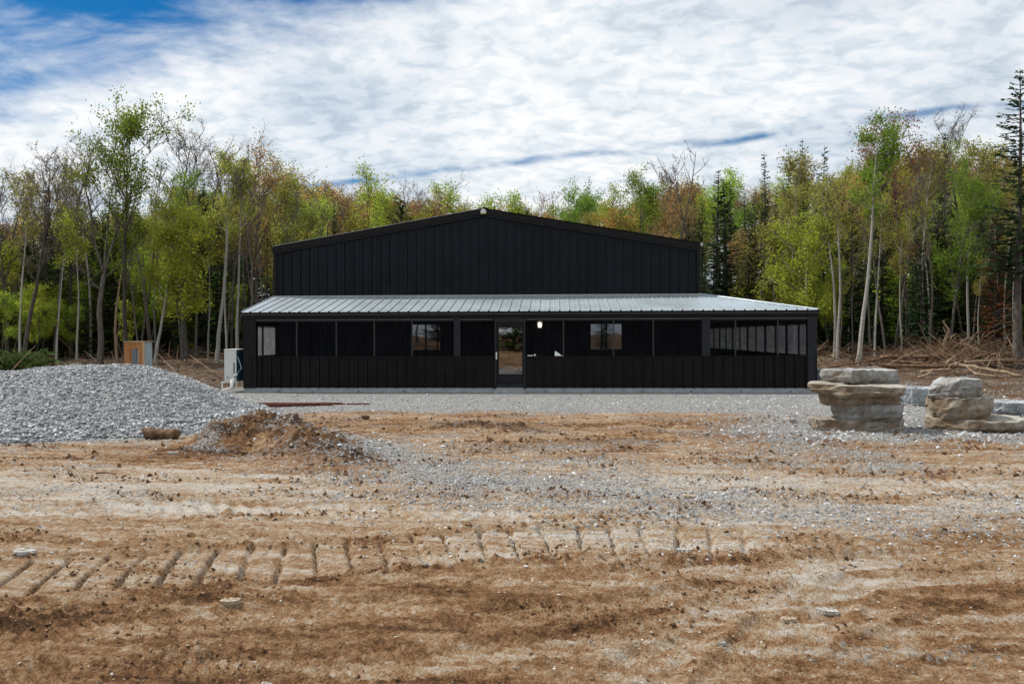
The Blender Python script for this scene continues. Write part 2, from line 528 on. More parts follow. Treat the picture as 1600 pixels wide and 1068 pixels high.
M['leaf_green'] = leaf_mat('fresh_green_leaves', (0.11, 0.19, 0.022), (0.27, 0.38, 0.06))
M['leaf_lime'] = leaf_mat('yellow_green_leaves', (0.235, 0.315, 0.03), (0.47, 0.56, 0.085))
M['leaf_olive'] = leaf_mat('olive_bud_leaves', (0.21, 0.215, 0.045), (0.42, 0.40, 0.10))
M['leaf_rust'] = leaf_mat('rust_red_maple_buds', (0.24, 0.115, 0.055), (0.44, 0.25, 0.11))
M['leaf_orange'] = leaf_mat('orange_tan_buds', (0.33, 0.20, 0.06), (0.56, 0.38, 0.13))
M['leaf_bud'] = leaf_mat('grey_brown_buds', (0.13, 0.10, 0.07), (0.22, 0.17, 0.11))
M['needle'] = leaf_mat('dark_needles', (0.020, 0.044, 0.019), (0.068, 0.118, 0.046), 0.2)
M['needle_cedar'] = leaf_mat('cedar_needles', (0.05, 0.08, 0.022), (0.15, 0.195, 0.055), 0.25)
M['needle_dead'] = leaf_mat('dead_red_needles', (0.13, 0.04, 0.018), (0.24, 0.09, 0.04), 0.2)
M['needle_cut'] = leaf_mat('cut_bough_needles', (0.05, 0.085, 0.022), (0.13, 0.19, 0.06), 0.25)


def rock_mat(name, tan, grey, pale, s=1.0, bd=0.035):
    m, nt, b = mat_base(name)
    v = coords(nt)
    mp = nt.nodes.new('ShaderNodeMapping'); mp.inputs['Scale'].default_value = (1, 1, 1.5); nt.links.new(v, mp.inputs[0])
    f = nz(nt, mp.outputs[0], 2.2 * s, 7, 0.62, 0.4)
    g = nz(nt, v, 14 * s, 6, 0.7)
    col = rmp(nt, f, [(0.34, tan), (0.52, grey), (0.68, pale)])
    dk = rmp(nt, g, [(0.30, (0.35, 0.33, 0.31)), (0.55, (1, 1, 1))])
    col = mixc(nt, 0.75, col, dk, 'MULTIPLY')
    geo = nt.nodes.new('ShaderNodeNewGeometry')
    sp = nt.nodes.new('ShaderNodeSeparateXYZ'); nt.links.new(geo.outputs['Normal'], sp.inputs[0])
    top_pale = mth(nt, 'MULTIPLY', mth(nt, 'SUBTRACT', sp.outputs[2], 0.35, True), 0.75)  # upward faces are mixed towards the pale stone tone
    col = mixc(nt, top_pale, col, pale)
    nt.links.new(col, b.inputs['Base Color'])
    b.inputs['Roughness'].default_value = 0.95; b.inputs['Specular IOR Level'].default_value = 0.15
    vo = nt.nodes.new('ShaderNodeTexVoronoi'); vo.inputs['Scale'].default_value = 4.2 * s; vo.inputs['Randomness'].default_value = 1.0
    nt.links.new(mp.outputs[0], vo.inputs['Vector'])
    hh = mth(nt, 'ADD', mth(nt, 'MULTIPLY', f, 0.35), mth(nt, 'MULTIPLY', g, 0.75))
    hh = mth(nt, 'ADD', hh, mth(nt, 'MULTIPLY', vo.outputs['Distance'], 0.9))
    bump(nt, b, hh, 0.9, bd)
    return m


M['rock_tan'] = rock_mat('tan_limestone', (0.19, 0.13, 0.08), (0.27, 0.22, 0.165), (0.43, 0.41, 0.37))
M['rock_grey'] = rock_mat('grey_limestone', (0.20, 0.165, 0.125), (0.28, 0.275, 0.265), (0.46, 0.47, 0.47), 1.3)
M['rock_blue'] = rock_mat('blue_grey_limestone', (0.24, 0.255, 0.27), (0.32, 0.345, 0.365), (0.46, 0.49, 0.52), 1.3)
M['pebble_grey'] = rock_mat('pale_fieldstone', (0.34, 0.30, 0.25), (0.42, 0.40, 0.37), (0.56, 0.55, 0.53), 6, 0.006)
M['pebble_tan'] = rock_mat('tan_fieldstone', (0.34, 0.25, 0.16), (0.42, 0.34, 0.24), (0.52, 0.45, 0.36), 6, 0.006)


def ground_mat():
    m, nt, b = mat_base('bare_earth')
    v = coords(nt)
    def attr(n):
        a = nt.nodes.new('ShaderNodeAttribute'); a.attribute_name = n
        return a.outputs['Fac']
    gr, tone, dark = attr('gravel'), attr('tone'), attr('dark')
    st = nt.nodes.new('ShaderNodeMapping'); st.inputs['Scale'].default_value = (1, 3.2, 1); nt.links.new(v, st.inputs[0])
    n1 = nz(nt, st.outputs[0], 1.1, 6, 0.62, 0.4)
    n2 = nz(nt, v, 14, 6, 0.68)
    n3 = nz(nt, v, 60, 5, 0.72)
    n4 = nz(nt, st.outputs[0], 4.5, 5, 0.65, 0.2)
    t = mth(nt, 'ADD', tone, mth(nt, 'MULTIPLY', mth(nt, 'SUBTRACT', n1, 0.5), 1.0))
    t = mth(nt, 'ADD', t, mth(nt, 'MULTIPLY', mth(nt, 'SUBTRACT', n2, 0.5), 1.15))
    t = mth(nt, 'ADD', t, mth(nt, 'MULTIPLY', mth(nt, 'SUBTRACT', n4, 0.5), 0.9))
    t = mth(nt, 'ADD', t, mth(nt, 'MULTIPLY', mth(nt, 'SUBTRACT', n3, 0.5), 1.5))
    soil = rmp(nt, t, [(0.0, (0.060, 0.034, 0.019)), (0.25, (0.160, 0.082, 0.038)), (0.46, (0.255, 0.148, 0.076)), (0.66, (0.335, 0.238, 0.152)), (0.85, (0.41, 0.345, 0.275)), (1.0, (0.47, 0.43, 0.385))])
    soil = mixc(nt, mth(nt, 'MULTIPLY', dark, 0.9, True), soil, rmp(nt, n2, [(0.3, (0.022, 0.014, 0.010)), (0.7, (0.085, 0.054, 0.035))]))
    # loose stone
    vo = nt.nodes.new('ShaderNodeTexVoronoi'); vo.inputs['Scale'].default_value = 36; nt.links.new(v, vo.inputs['Vector'])
    sepc = nt.nodes.new('ShaderNodeSeparateColor'); nt.links.new(vo.outputs['Color'], sepc.inputs[0])
    stone = rmp(nt, sepc.outputs[0], [(0.0, (0.15, 0.155, 0.16)), (0.5, (0.31, 0.32, 0.325)), (1.0, (0.52, 0.53, 0.53))])
    stone = mixc(nt, 0.7, stone, rmp(nt, n3, [(0.3, (0.45, 0.45, 0.45)), (0.65, (1, 1, 1))]), 'MULTIPLY')
    stone = mixc(nt, mth(nt, 'MULTIPLY', n1, 0.35), stone, (0.36, 0.31, 0.25))
    gm = mth(nt, 'ADD', gr, mth(nt, 'MULTIPLY', mth(nt, 'SUBTRACT', n2, 0.5), 1.1))
    gm = mth(nt, 'ADD', gm, mth(nt, 'MULTIPLY', mth(nt, 'SUBTRACT', sepc.outputs[1], 0.5), 0.5))
    ms = nt.nodes.new('ShaderNodeMapRange'); ms.interpolation_type = 'SMOOTHSTEP'
    ms.inputs['From Min'].default_value = 0.36; ms.inputs['From Max'].default_value = 0.62
    nt.links.new(gm, ms.inputs['Value'])
    col = mixc(nt, ms.outputs[0], soil, stone)
    nt.links.new(col, b.inputs['Base Color'])
    b.inputs['Roughness'].default_value = 0.97; b.inputs['Specular IOR Level'].default_value = 0.08
    h = mth(nt, 'ADD', mth(nt, 'MULTIPLY', n2, 0.8), mth(nt, 'MULTIPLY', n3, 0.35))
    hv = mth(nt, 'MULTIPLY', mth(nt, 'SUBTRACT', 0.7, vo.outputs['Distance']), ms.outputs[0])
    h = mth(nt, 'ADD', h, mth(nt, 'MULTIPLY', hv, 0.6))
    bump(nt, b, h, 1.0, 0.05)
    return m


M['ground'] = ground_mat()


def stone_mat(name, lo, mid, hi):
    m, nt, b = mat_base(name)
    geo = nt.nodes.new('ShaderNodeNewGeometry')
    nt.links.new(rmp(nt, geo.outputs['Random Per Island'], [(0, lo), (0.55, mid), (1, hi)]), b.inputs['Base Color'])
    b.inputs['Roughness'].default_value = 0.95; b.inputs['Specular IOR Level'].default_value = 0.15
    return m


M['crushed'] = stone_mat('crushed_grey_stone', (0.20, 0.205, 0.21), (0.38, 0.39, 0.40), (0.62, 0.625, 0.63))
M['pebble'] = stone_mat('mixed_pebbles', (0.17, 0.105, 0.06), (0.34, 0.26, 0.18), (0.56, 0.52, 0.46))
M['clod'] = stone_mat('earth_clods', (0.075, 0.043, 0.024), (0.17, 0.10, 0.055), (0.29, 0.19, 0.11))


def screen_mat():
    m, nt, b = mat_base('insect_screen')
    nt.nodes.remove(b)
    tr = nt.nodes.new('ShaderNodeBsdfTransparent'); tr.inputs[0].default_value = (0.86, 0.88, 0.92, 1)
    df = nt.nodes.new('ShaderNodeBsdfDiffuse')
    v = coords(nt)
    nt.links.new(rmp(nt, nz(nt, v, 1.5, 3), [(0.3, (0.010, 0.011, 0.014)), (0.7, (0.020, 0.021, 0.025))]), df.inputs[0])
    mx = nt.nodes.new('ShaderNodeMixShader'); mx.inputs[0].default_value = 0.27
    nt.links.new(tr.outputs[0], mx.inputs[1]); nt.links.new(df.outputs[0], mx.inputs[2])
    nt.links.new(mx.outputs[0], nt.nodes['Material Output'].inputs[0])
    return m


def glass_mat(name, refl, tint, wav=0.02):
    m, nt, b = mat_base(name)
    nt.nodes.remove(b)
    gl = nt.nodes.new('ShaderNodeBsdfGlossy'); gl.inputs['Roughness'].default_value = 0.02
    gl.inputs[0].default_value = (0.85, 0.87, 0.88, 1)
    bp = nt.nodes.new('ShaderNodeBump'); bp.inputs['Strength'].default_value = wav; bp.inputs['Distance'].default_value = 0.02
    nt.links.new(nz(nt, coords(nt), 1.6, 2), bp.inputs['Height']); nt.links.new(bp.outputs[0], gl.inputs['Normal'])
    tr = nt.nodes.new('ShaderNodeBsdfTransparent'); tr.inputs[0].default_value = (*tint, 1)
    mx = nt.nodes.new('ShaderNodeMixShader'); mx.inputs[0].default_value = refl
    nt.links.new(tr.outputs[0], mx.inputs[1]); nt.links.new(gl.outputs[0], mx.inputs[2])
    nt.links.new(mx.outputs[0], nt.nodes['Material Output'].inputs[0])
    return m


M['screen'] = screen_mat()
def hazed_screen():  # end screens: paler than the front ones, sunlit haze put into the mesh colour
    m, nt, b = mat_base('sun_hazed_screen')
    nt.nodes.remove(b)
    tr = nt.nodes.new('ShaderNodeBsdfTransparent'); tr.inputs[0].default_value = (0.92, 0.93, 0.95, 1)
    tl = nt.nodes.new('ShaderNodeBsdfTranslucent')
    nt.links.new(rmp(nt, nz(nt, coords(nt), 2.2, 4), [(0.3, (0.20, 0.20, 0.205)), (0.7, (0.34, 0.34, 0.345))]), tl.inputs[0])
    mx = nt.nodes.new('ShaderNodeMixShader'); mx.inputs[0].default_value = 0.5
    nt.links.new(tr.outputs[0], mx.inputs[1]); nt.links.new(tl.outputs[0], mx.inputs[2])
    nt.links.new(mx.outputs[0], nt.nodes['Material Output'].inputs[0])
    return m


M['screen_side'] = hazed_screen()
M['door_glass'] = glass_mat('door_glass', 0.30, (0.25, 0.27, 0.28), 0.06)
M['window_glass'] = glass_mat('window_glass', 0.34, (0.2, 0.22, 0.24), 0.06)


def lamp_mat():
    m, nt, b = mat_base('lit_bulb')
    b.inputs['Base Color'].default_value = (0.9, 0.8, 0.65, 1)
    b.inputs['Emission Color'].default_value = (1.0, 0.80, 0.55, 1); b.inputs['Emission Strength'].default_value = 3.0
    return m


M['lamp'] = lamp_mat()

# ------------------------------------------------------------------ the ground: one sheet, finest near the yard
def build_ground():
    rows = np.concatenate([-np.geomspace(700, 3, 26) + 2.6, [1.0, 2.0, 2.6], np.geomspace(2.85, 62, 620), np.geomspace(66, 1800, 46)])
    s = np.linspace(-1, 1, 740)
    tail = np.geomspace(1.03, 1.0 + 60, 16)
    S = np.concatenate([-tail[::-1], s, tail])
    W = np.where(rows < 2.85, 0.86 * 2.85 + 1.6, np.minimum(0.86 * rows + 1.6, 62))
    ext = 1400.0
    X = np.empty((len(rows), len(S)))
    for i, w in enumerate(W):
        g = S.copy()
        out = np.abs(S) > 1
        k = (np.abs(S[out]) - 1) / 60.0
        X[i] = g * w
        X[i, out] = np.sign(S[out]) * (w + k ** 1.0 * (ext - w))
    X += -0.05 * np.clip(rows, 0, 60)[:, None]
    Y = np.repeat(rows[:, None], len(S), 1)
    x, y = X.ravel(), Y.ravel()
    z = ground_height(x, y)
    far = sstep(220, 500, np.hypot(x, y))
    z = z * (1 - far)
    nr, nc = X.shape
    idx = np.arange(nr * nc).reshape(nr, nc)
    faces = np.stack([idx[:-1, :-1], idx[:-1, 1:], idx[1:, 1:], idx[1:, :-1]], -1).reshape(-1, 4)
    me = np_mesh('ground', np.stack([x, y, z], 1), faces, [M['ground']], smooth=True)
    # what lies where: loose stone, dry or moist earth, dark humus
    _, rough = base_height(x, y)
    n = fbm(x * 0.6, y * 1.2, 4)
    pad = sstep(17.2, 19.2, y + 0.9 * n) * (1 - rough)
    pad = np.maximum(pad, sstep(11.6, 14.6, y + 1.5 * n) * sstep(1.5, 5.0, x - 0.3 * (y - 15) + 1.0 * n) * (1 - rough) * 0.78)
    pad = np.maximum(pad, sstep(17, 15, np.abs(y - 15.5) * 3 + 10) * 0)
    s_, t, L = poly_coords(x, y, GRAVEL)
    w = np.interp(s_ / L, [0, 0.1, 0.25, 0.5, 0.8, 1], [0.18, 0.45, 1.2, 1.6, 1.6, 1.2])
    band = np.exp(-(t / w) ** 2) * np.interp(s_ / L, [0, 0.25, 0.5, 0.75, 1], [1.0, 0.9, 0.66, 0.52, 0.42]) + 0.22 * fbm(x * 0.9, y * 1.6, 3)
    dusty = np.exp(-((y - 11.6 - 0.10 * x) / 3.0) ** 2) * (0.36 + 0.55 * fbm(x * 0.35 + 4, y * 0.9, 4, 0.6)) * sstep(-9, -2, x - 0.2 * y)
    band = np.maximum(band, dusty)
    band = np.maximum(band, (0.24 + 0.35 * fbm(x * 0.5 + 2, y * 1.1 + 8, 4, 0.6)) * sstep(7.0, 8.8, y + n)) * (0.25 + 0.75 * sstep(6.0, 7.6, y + 0.6 * n))
    s2, t2, L2 = poly_coords(x, y, [(p[0], p[1]) for p in PILE_RIDGE])
    pilefoot = sstep(4.2, 2.9, np.abs(t2)) * sstep(-2, -4.5, x + 2)
    gr = np.clip(np.maximum(np.maximum(pad, band + 0.15 * n), pilefoot), 0, 1)
    c1 = at_z(1420, 1015)
    heap = np.exp(-(((x - c1.x) / 0.75) ** 2 + ((y - c1.y) / 0.22) ** 2)) * 0.38
    gr = np.maximum(gr, heap)
    s3, t3, L3 = poly_coords(x, y, MOUND)
    md = np.exp(-(t3 / 0.7) ** 2)
    gr = np.maximum(gr * (1 - 0.5 * md), md * (0.42 + 0.7 * fbm(x * 1.3, y * 1.3, 3)))
    # tone: dusty pale in the drive across the middle, ochre in front
    tone = 0.50 + 0.22 * fbm(x * 0.3, y * 0.8, 3)
    tone += 0.30 * fbm(x * 0.45 + 0.12 * y, y * 5.0 + 0.5 * x, 4, 0.6) * sstep(20, 12, y)
    tone += 0.08 * sstep(6.8, 8.2, y) + 0.26 * np.exp(-((y - 9.0) / 1.9) ** 2) - 0.10 * sstep(6.2, 4.6, y) - 0.20 * np.exp(-((y - 12.8 - 0.25 * x) / 1.1) ** 2) * sstep(-2, 2, x)
    tone -= 0.20 * np.exp(-((y - 11.3) / 0.5) ** 2) * sstep(-2.5, -4, x) + 0.42 * md
    tone -= 0.14 * np.exp(-((y - 15.6) / 1.2) ** 2)
    s4, t4, L4 = poly_coords(x, y, TRACK)
    tone += 0.20 * sstep(0.48, 0.38, np.abs(t4)) * np.interp(s4 / L4, [0, 0.7, 1], [1, 1, 0])
    for pl, w_ in [(a, b) for a, b, _ in TREADS] + [(a, c) for a, b, c in TYRES]:
        s6, t6, L6 = poly_coords(x, y, pl)
        tone += 0.13 * sstep(w_, w_ - 0.08, np.abs(t6)) * np.interp(s6 / L6, [0, 0.1, 0.9, 1], [0, 1, 1, 0])
    fol = np.clip(fbm(x * 0.55 + 9, y * 1.3 + 4, 3), 0, 1)
    tone -= 0.30 * fol
    dark = np.clip(rough * (0.85 + 0.3 * n) + sstep(46, 50, y), 0, 1)
    s5, t5, L5 = poly_coords(x, y, CLODS)
    dark = np.maximum(dark, np.exp(-(t5 / 0.38) ** 2) * np.clip(0.75 + fbm(x * 2.3, y * 2.0, 3), 0, 1) * (s5 > 0.02) * (s5 < L5 - 0.02))
    for nm, arr in (('gravel', gr), ('tone', tone), ('dark', dark)):
        a = me.attributes.new(nm, 'FLOAT', 'POINT')
        a.data.foreach_set('value', np.ascontiguousarray(arr, dtype=np.float32))
    o = bpy.data.objects.new('ground', me)
    link(o)
    tag(o, 'bare graded earth yard with gravel spread and crawler tracks', 'ground', kind='structure')


build_ground()

# ------------------------------------------------------------------ loose stone (stuff): many small faceted stones in one mesh
OCT = np.array([[1, 0, 0], [-1, 0, 0], [0, 1, 0], [0, -1, 0], [0, 0, 1], [0, 0, -1]], float)
OCF = np.array([[0, 2, 4], [2, 1, 4], [1, 3, 4], [3, 0, 4], [2, 0, 5], [1, 2, 5], [3, 1, 5], [0, 3, 5]])


def stones_mesh(name, P, size, mat, rng, flat=0.65, extra=None):
    n = len(P)
    V = OCT[None] * size[:, None, None] * (1 + 0.35 * rng.randn(n, 6, 1)).clip(0.45, 1.7)
    V = V + rng.randn(n, 6, 3) * size[:, None, None] * 0.18
    V[:, :, 2] *= flat
    a = rng.rand(n) * 6.283; b = rng.randn(n) * 0.5
    ca, sa, cb, sb = np.cos(a), np.sin(a), np.cos(b), np.sin(b)
    y2 = V[:, :, 1] * cb[:, None] - V[:, :, 2] * sb[:, None]; z2 = V[:, :, 1] * sb[:, None] + V[:, :, 2] * cb[:, None]
    x3 = V[:, :, 0] * ca[:, None] - y2 * sa[:, None]; y3 = V[:, :, 0] * sa[:, None] + y2 * ca[:, None]
    V = np.stack([x3, y3, z2], -1) + P[:, None, :]
    Fc = (OCF[None] + (np.arange(n) * 6)[:, None, None]).reshape(-1, 3)
    return np_mesh(name, V.reshape(-1, 3), Fc, [mat])


def pile_height(x, y):
    s, t, L = poly_coords(x, y, PILE_RIDGE)
    d = np.abs(t)
    hw = np.interp(s / L, [0, 0.15, 0.4, 1], [2.75, 2.95, 3.15, 3.15]) + 0.25 * fbm(x * 0.5, y * 0.5, 2)
    top = np.interp(s / L, [0, 0.2, 0.5, 1], [1.20, 1.22, 1.08, 1.02])
    c = 1 - np.sqrt((d / hw) ** 2 + 0.03) + 0.16
    h = top * np.clip(c, -0.2, 1.1)
    h = h + 0.10 * fbm(x * 0.8, y * 0.8, 3) + 0.025 * fbm(x * 5, y * 5, 3)
    return h


def build_pile():
    rng = np.random.RandomState(3)
    gx = np.arange(-18.6, -5.2, 0.055); gy = np.arange(11.2, 20.4, 0.055)
    X, Y = np.meshgrid(gx, gy)
    x, y = X.ravel(), Y.ravel()
    h = pile_height(x, y)
    z = np.maximum(h, -0.12) + rng.randn(len(x)) * 0.008
    nr, nc = X.shape
    idx = np.arange(nr * nc).reshape(nr, nc)
    F = np.stack([idx[:-1, :-1], idx[:-1, 1:], idx[1:, 1:], idx[1:, :-1]], -1).reshape(-1, 4)
    keep = (h[F] > -0.08).any(1)
    F = F[keep]
    used = np.unique(F); re = np.zeros(len(x), int); re[used] = np.arange(len(used))
    body_v = np.stack([x, y, z], 1)[used]; body_f = re[F]
    me = np_mesh('gravel_pile', body_v, body_f, [M['crushed_bed']])
    o = bpy.data.objects.new('gravel_pile', me); link(o)
    tag(o, 'large heap of loose grey crushed stone left of the black building', 'gravel pile', kind='stuff')
    # the stones on its skin
    n = 90000
    px = rng.uniform(-18.4, -5.4, n); py = rng.uniform(11.4, 20.2, n)
    hh = pile_height(px, py)
    k = (hh > 0.0) & (py < 17.6)
    px, py, hh = px[k], py[k], hh[k]
    sz = (0.011 + 0.026 * rng.rand(len(px)) ** 3) * (1 + 0.5 * (hh < 0.25))
    me2 = stones_mesh('crushed_stones', np.stack([px, py, hh + sz * 0.3], 1), sz, M['crushed'], rng)
    o2 = bpy.data.objects.new('crushed_stones', me2); link(o2, o)
    tag(o2, kind='stuff')


def crushed_bed():
    m, nt, b = mat_base('crushed_stone_bed')
    v = coords(nt)
    vo = nt.nodes.new('ShaderNodeTexVoronoi'); vo.inputs['Scale'].default_value = 24; nt.links.new(v, vo.inputs['Vector'])
    sepc = nt.nodes.new('ShaderNodeSeparateColor'); nt.links.new(vo.outputs['Color'], sepc.inputs[0])
    nt.links.new(rmp(nt, sepc.outputs[0], [(0, (0.14, 0.15, 0.155)), (0.6, (0.29, 0.30, 0.31)), (1, (0.46, 0.47, 0.475))]), b.inputs['Base Color'])
    b.inputs['Roughness'].default_value = 0.95; b.inputs['Specular IOR Level'].default_value = 0.12
    bump(nt, b, mth(nt, 'SUBTRACT', 1.0, vo.outputs['Distance']), 1.0, 0.05)
    return m


M['crushed_bed'] = crushed_bed()
build_pile()


def scatter(name, label, cat, n, region, sizes, mat, seed, dens=None, flat=0.65):
    rng = np.random.RandomState(seed)
    u = rng.rand(n)
    y = region[2] * (region[3] / region[2]) ** u
    x = -0.05 * y + (rng.rand(n) * 2 - 1) * (0.80 * y + 1.0)
    if dens is not None:
        k = rng.rand(n) < dens(x, y)
        x, y = x[k], y[k]
    k = (x > region[0]) & (x < region[1]); x, y = x[k], y[k]
    sz = sizes[0] + (sizes[1] - sizes[0]) * rng.rand(len(x)) ** 3.5
    sz = sz * np.clip(y / 9.0, 0.55, 1.5)
    z = ground_height(x, y) + sz * 0.15
    o = bpy.data.objects.new(name, stones_mesh(name, np.stack([x, y, z], 1), sz, mat, rng, flat)); link(o)
    tag(o, label, cat, kind='stuff')


def d_peb(x, y):
    return 0.25 + 0.75 * sstep(0.0, 0.35, fbm(x * 0.7, y * 1.3, 3))


def d_grav(x, y):
    s_, t, L = poly_coords(x, y, GRAVEL)
    w = np.interp(s_ / L, [0, 0.1, 0.25, 0.5, 0.8, 1], [0.18, 0.45, 1.3, 1.9, 2.0, 1.5])
    c1 = at_z(1420, 1015)
    heap = np.exp(-(((x - c1.x) / 0.7) ** 2 + ((y - c1.y) / 0.25) ** 2)) * 0.9
    pad = sstep(17.0, 19.0, y) * 0.5
    rt = sstep(11.8, 14.5, y) * sstep(1.5, 5, x - 0.3 * (y - 15)) * 0.8
    return np.clip(np.maximum(np.maximum(np.exp(-(t / w) ** 2) * np.interp(s_ / L, [0, 0.3, 1], [0.9, 0.6, 0.3]) * (0.4 + 1.2 * sstep(-0.15, 0.3, fbm(x * 0.9, y * 1.6, 3))) + 0.04, heap), np.maximum(pad, rt)), 0, 1) * (np.abs(x) > -1) * (y < 25.3)


def d_clod(x, y):
    c = sstep(0.02, 0.32, fbm(x * 0.55 + 9, y * 1.3 + 4, 3))
    s, t, L = poly_coords(x, y, CLODS); s3, t3, L3 = poly_coords(x, y, MOUND)
    s4, t4, L4 = poly_coords(x, y, TRACK)
    c = np.maximum(c, np.exp(-(t3 / 0.7) ** 2)); c = np.maximum(c, np.exp(-(t / 0.35) ** 2))
    c = np.maximum(c, 0.8 * np.exp(-((np.abs(t4) - 0.55) / 0.1) ** 2))
    return c * (y < 18)


scatter('scattered_pebbles', 'tan and pale pebbles scattered over the bare earth', 'pebbles', 34000, (-16, 16, 2.9, 19), (0.003, 0.026), M['pebble'], 11, d_peb)
scatter('spread_gravel', 'loose grey gravel spread in a swath across the yard', 'gravel', 80000, (-11.5, 17, 6, 25.2), (0.005, 0.028), M['crushed'], 12, d_grav)
scatter('earth_clods', 'crumbled brown clods of earth along the ruts and spoil', 'soil clods', 60000, (-16, 16, 2.9, 19), (0.004, 0.034), M['clod'], 13, d_clod, 0.8)

# ------------------------------------------------------------------ the black building
B = {}


def build_building():
    YB = YF + 3.06                                    # gable wall behind the porch
    xl = at_y(379.5, 560, YF).x; xr = at_y(1277, 560, YF).x
    ml = xl; mr = at_y(1093, 470, YB).x
    z_led = at_y(830, 556, YF).z
    z_base = at_y(830, 606, YF).z
    z_eave = at_y(830, 486, YF).z
    z_top = at_y(760, 462, YB).z
    z_ge = 0.5 * (at_y(432, 388, YB).z + at_y(1093, 381, YB).z); z_ri = at_y(755, 328, YB).z
    xri = 0.5 * (ml + mr)
    LEN = 20.0
    BK = YB + LEN
    root = empty('metal_building', (0.5 * (xl + xr), YF, 0.0), 0,
                 'long low black steel building with gable front and silver screened porch roof', 'building')
    off = -Vector(root.location)

    def part(mb, name, mat, parent=None, smooth=False, kind=None):
        o = mb.build(name, mat, parent or root, smooth)
        if parent is None:
            o.location = off
        return o

    # --- foundation
    part(MB().box(xl + 0.01, xr - 0.01, YF + 0.02, YB + 0.2, -0.3, z_base).box(mr - 0.2, xr - 0.012, YB + 0.2, YB + 14, -0.3, z_base - 0.003).box(ml + 0.02, mr, YB + 0.2, BK, -0.3, z_base - 0.002), 'foundation', M['concrete'])
    for px in (436, 488, 560, 631, 853, 928, 1004, 1080, 1158, 1236):
        p = at_y(px, 611, YF)
        part(MB().tube([(p.x, YF + 0.03, p.z), (p.x, YF - 0.025, p.z)], [0.022, 0.022], 6), 'anchor_bolt', M['bolt'])
    st0, st1 = at_y(772.5, 606, YF).x, at_y(820.5, 606, YF).x
    part(MB().box(st0, st1, YF - 0.32, YF + 0.02, -0.2, z_base - 0.035), 'door_step', M['concrete'])

    # --- ribbed sheet: a strip with a raised trapezoid rib at its right edge and two small swages
    def strip_profile(w):
        return [(0, 0), (0.24 * w, 0), (0.27 * w, 0.008), (0.31 * w, 0.008), (0.34 * w, 0), (0.52 * w, 0), (0.55 * w, 0.008), (0.59 * w, 0.008),
                (0.62 * w, 0), (0.80 * w, 0), (0.84 * w, 0.06), (0.94 * w, 0.06), (w, 0)]

    def wall_strip(x0, w, y, zb, ztop):               # ztop(x): upper edge
        prof = strip_profile(w)
        mb = MB(); vs, fs = [], []
        for a, d in prof:
            vs += [(x0 + a, y - d, zb), (x0 + a, y - d, ztop(x0 + a))]
        for i in range(len(prof) - 1):
            fs.append((2 * i, 2 * i + 2, 2 * i + 3, 2 * i + 1))
        return mb.add(vs, fs)

    def gz(x):
        return z_ge + (z_ri - z_ge) * (1 - abs(x - xri) / (0.5 * (mr - ml)))

    # --- gable wall of the main hall
    gw = part(MB().prism([(ml + .02, z_base), (mr - .02, z_base), (mr - .02, z_ge - 0.1), (xri, z_ri - 0.1), (ml + .02, z_ge - 0.1)], YB + 0.06, YB + 0.16), 'gable_wall', M['inner'])
    n = 47
    w = (mr - ml) / n
    for i in range(n):
        x0 = ml + i * w
        wall_strip(x0, w, YB + 0.05, z_base + 0.02, lambda x: gz(x) - 0.06).build('wall_panel', M['black_upper'], gw)
    # long side walls, far wall and roof of the hall
    sw = MB().box(mr - 0.14, mr - 0.02, YB + 0.17, BK, z_base, z_ge - 0.05); part(sw, 'side_wall', M['black_upper'])
    sw = MB().box(ml + 0.02, ml + 0.14, YB + 0.17, BK, z_base, z_ge - 0.05); part(sw, 'side_wall', M['black_upper'])
    part(MB().prism([(ml + .02, z_base), (mr - .02, z_base), (mr - .02, z_ge - 0.1), (xri, z_ri - 0.1), (ml + .02, z_ge - 0.1)], BK, BK + 0.1), 'rear_wall', M['black_upper'])
    for sgn in (-1, 1):
        xe = ml - 0.03 if sgn < 0 else mr + 0.03
        ze = z_ge - 0.005
        mr_ = MB().prism([(xe, ze), (xri, z_ri), (xri, z_ri + 0.05), (xe, ze + 0.05)], YB - 0.06, BK + 0.12)
        rf = part(mr_, 'roof', M['black_trim'])
        # rake trim in two steps with the pale drip edge above
        MB().prism([(xe, ze - 0.17), (xri, z_ri - 0.17), (xri, z_ri - 0.002), (xe, ze - 0.002)], YB - 0.105, YB - 0.003).build('rake_trim', M['black_trim'], rf)
        MB().prism([(xe, ze - 0.235), (xri, z_ri - 0.235), (xri, z_ri - 0.172), (xe, ze - 0.172)], YB - 0.06, YB - 0.003).build('rake_moulding', M['post'], rf)
        MB().prism([(xe, ze + 0.051), (xri, z_ri + 0.051), (xri, z_ri + 0.064), (xe, ze + 0.064)], YB - 0.11, YB - 0.02).build('drip_edge', M['galv_trim'] if sgn < 0 else M['black_trim'], rf)
    # ridge cap
    part(MB().prism([(xri - 0.28, z_ri + 0.012), (xri, z_ri + 0.095), (xri + 0.28, z_ri + 0.012), (xri, z_ri + 0.075)], YB - 0.12, BK + 0.14), 'ridge_cap', M['black_trim'])
    # corner trims
    for x0, x1 in ((ml - 0.012, ml + 0.10), (mr - 0.10, mr + 0.012)):
        part(MB().box(x0, x1, YB - 0.02, YB + 0.12, z_top - 0.1, z_ge - 0.2), 'corner_trim', M['black_trim'])
    part(MB().box(mr + 0.02, mr + 0.11, YB - 0.115, YB + 0.3, z_ge - 0.06, z_ge + 0.045), 'gutter_end', M['galv_trim'])

    # floodlight under the ridge
    fl = part(MB().box(xri - 0.09, xri + 0.09, YB - 0.20, YB - 0.107, z_ri - 0.155, z_ri - 0.13), 'floodlight', M['white'])
    vs, fs = [], []
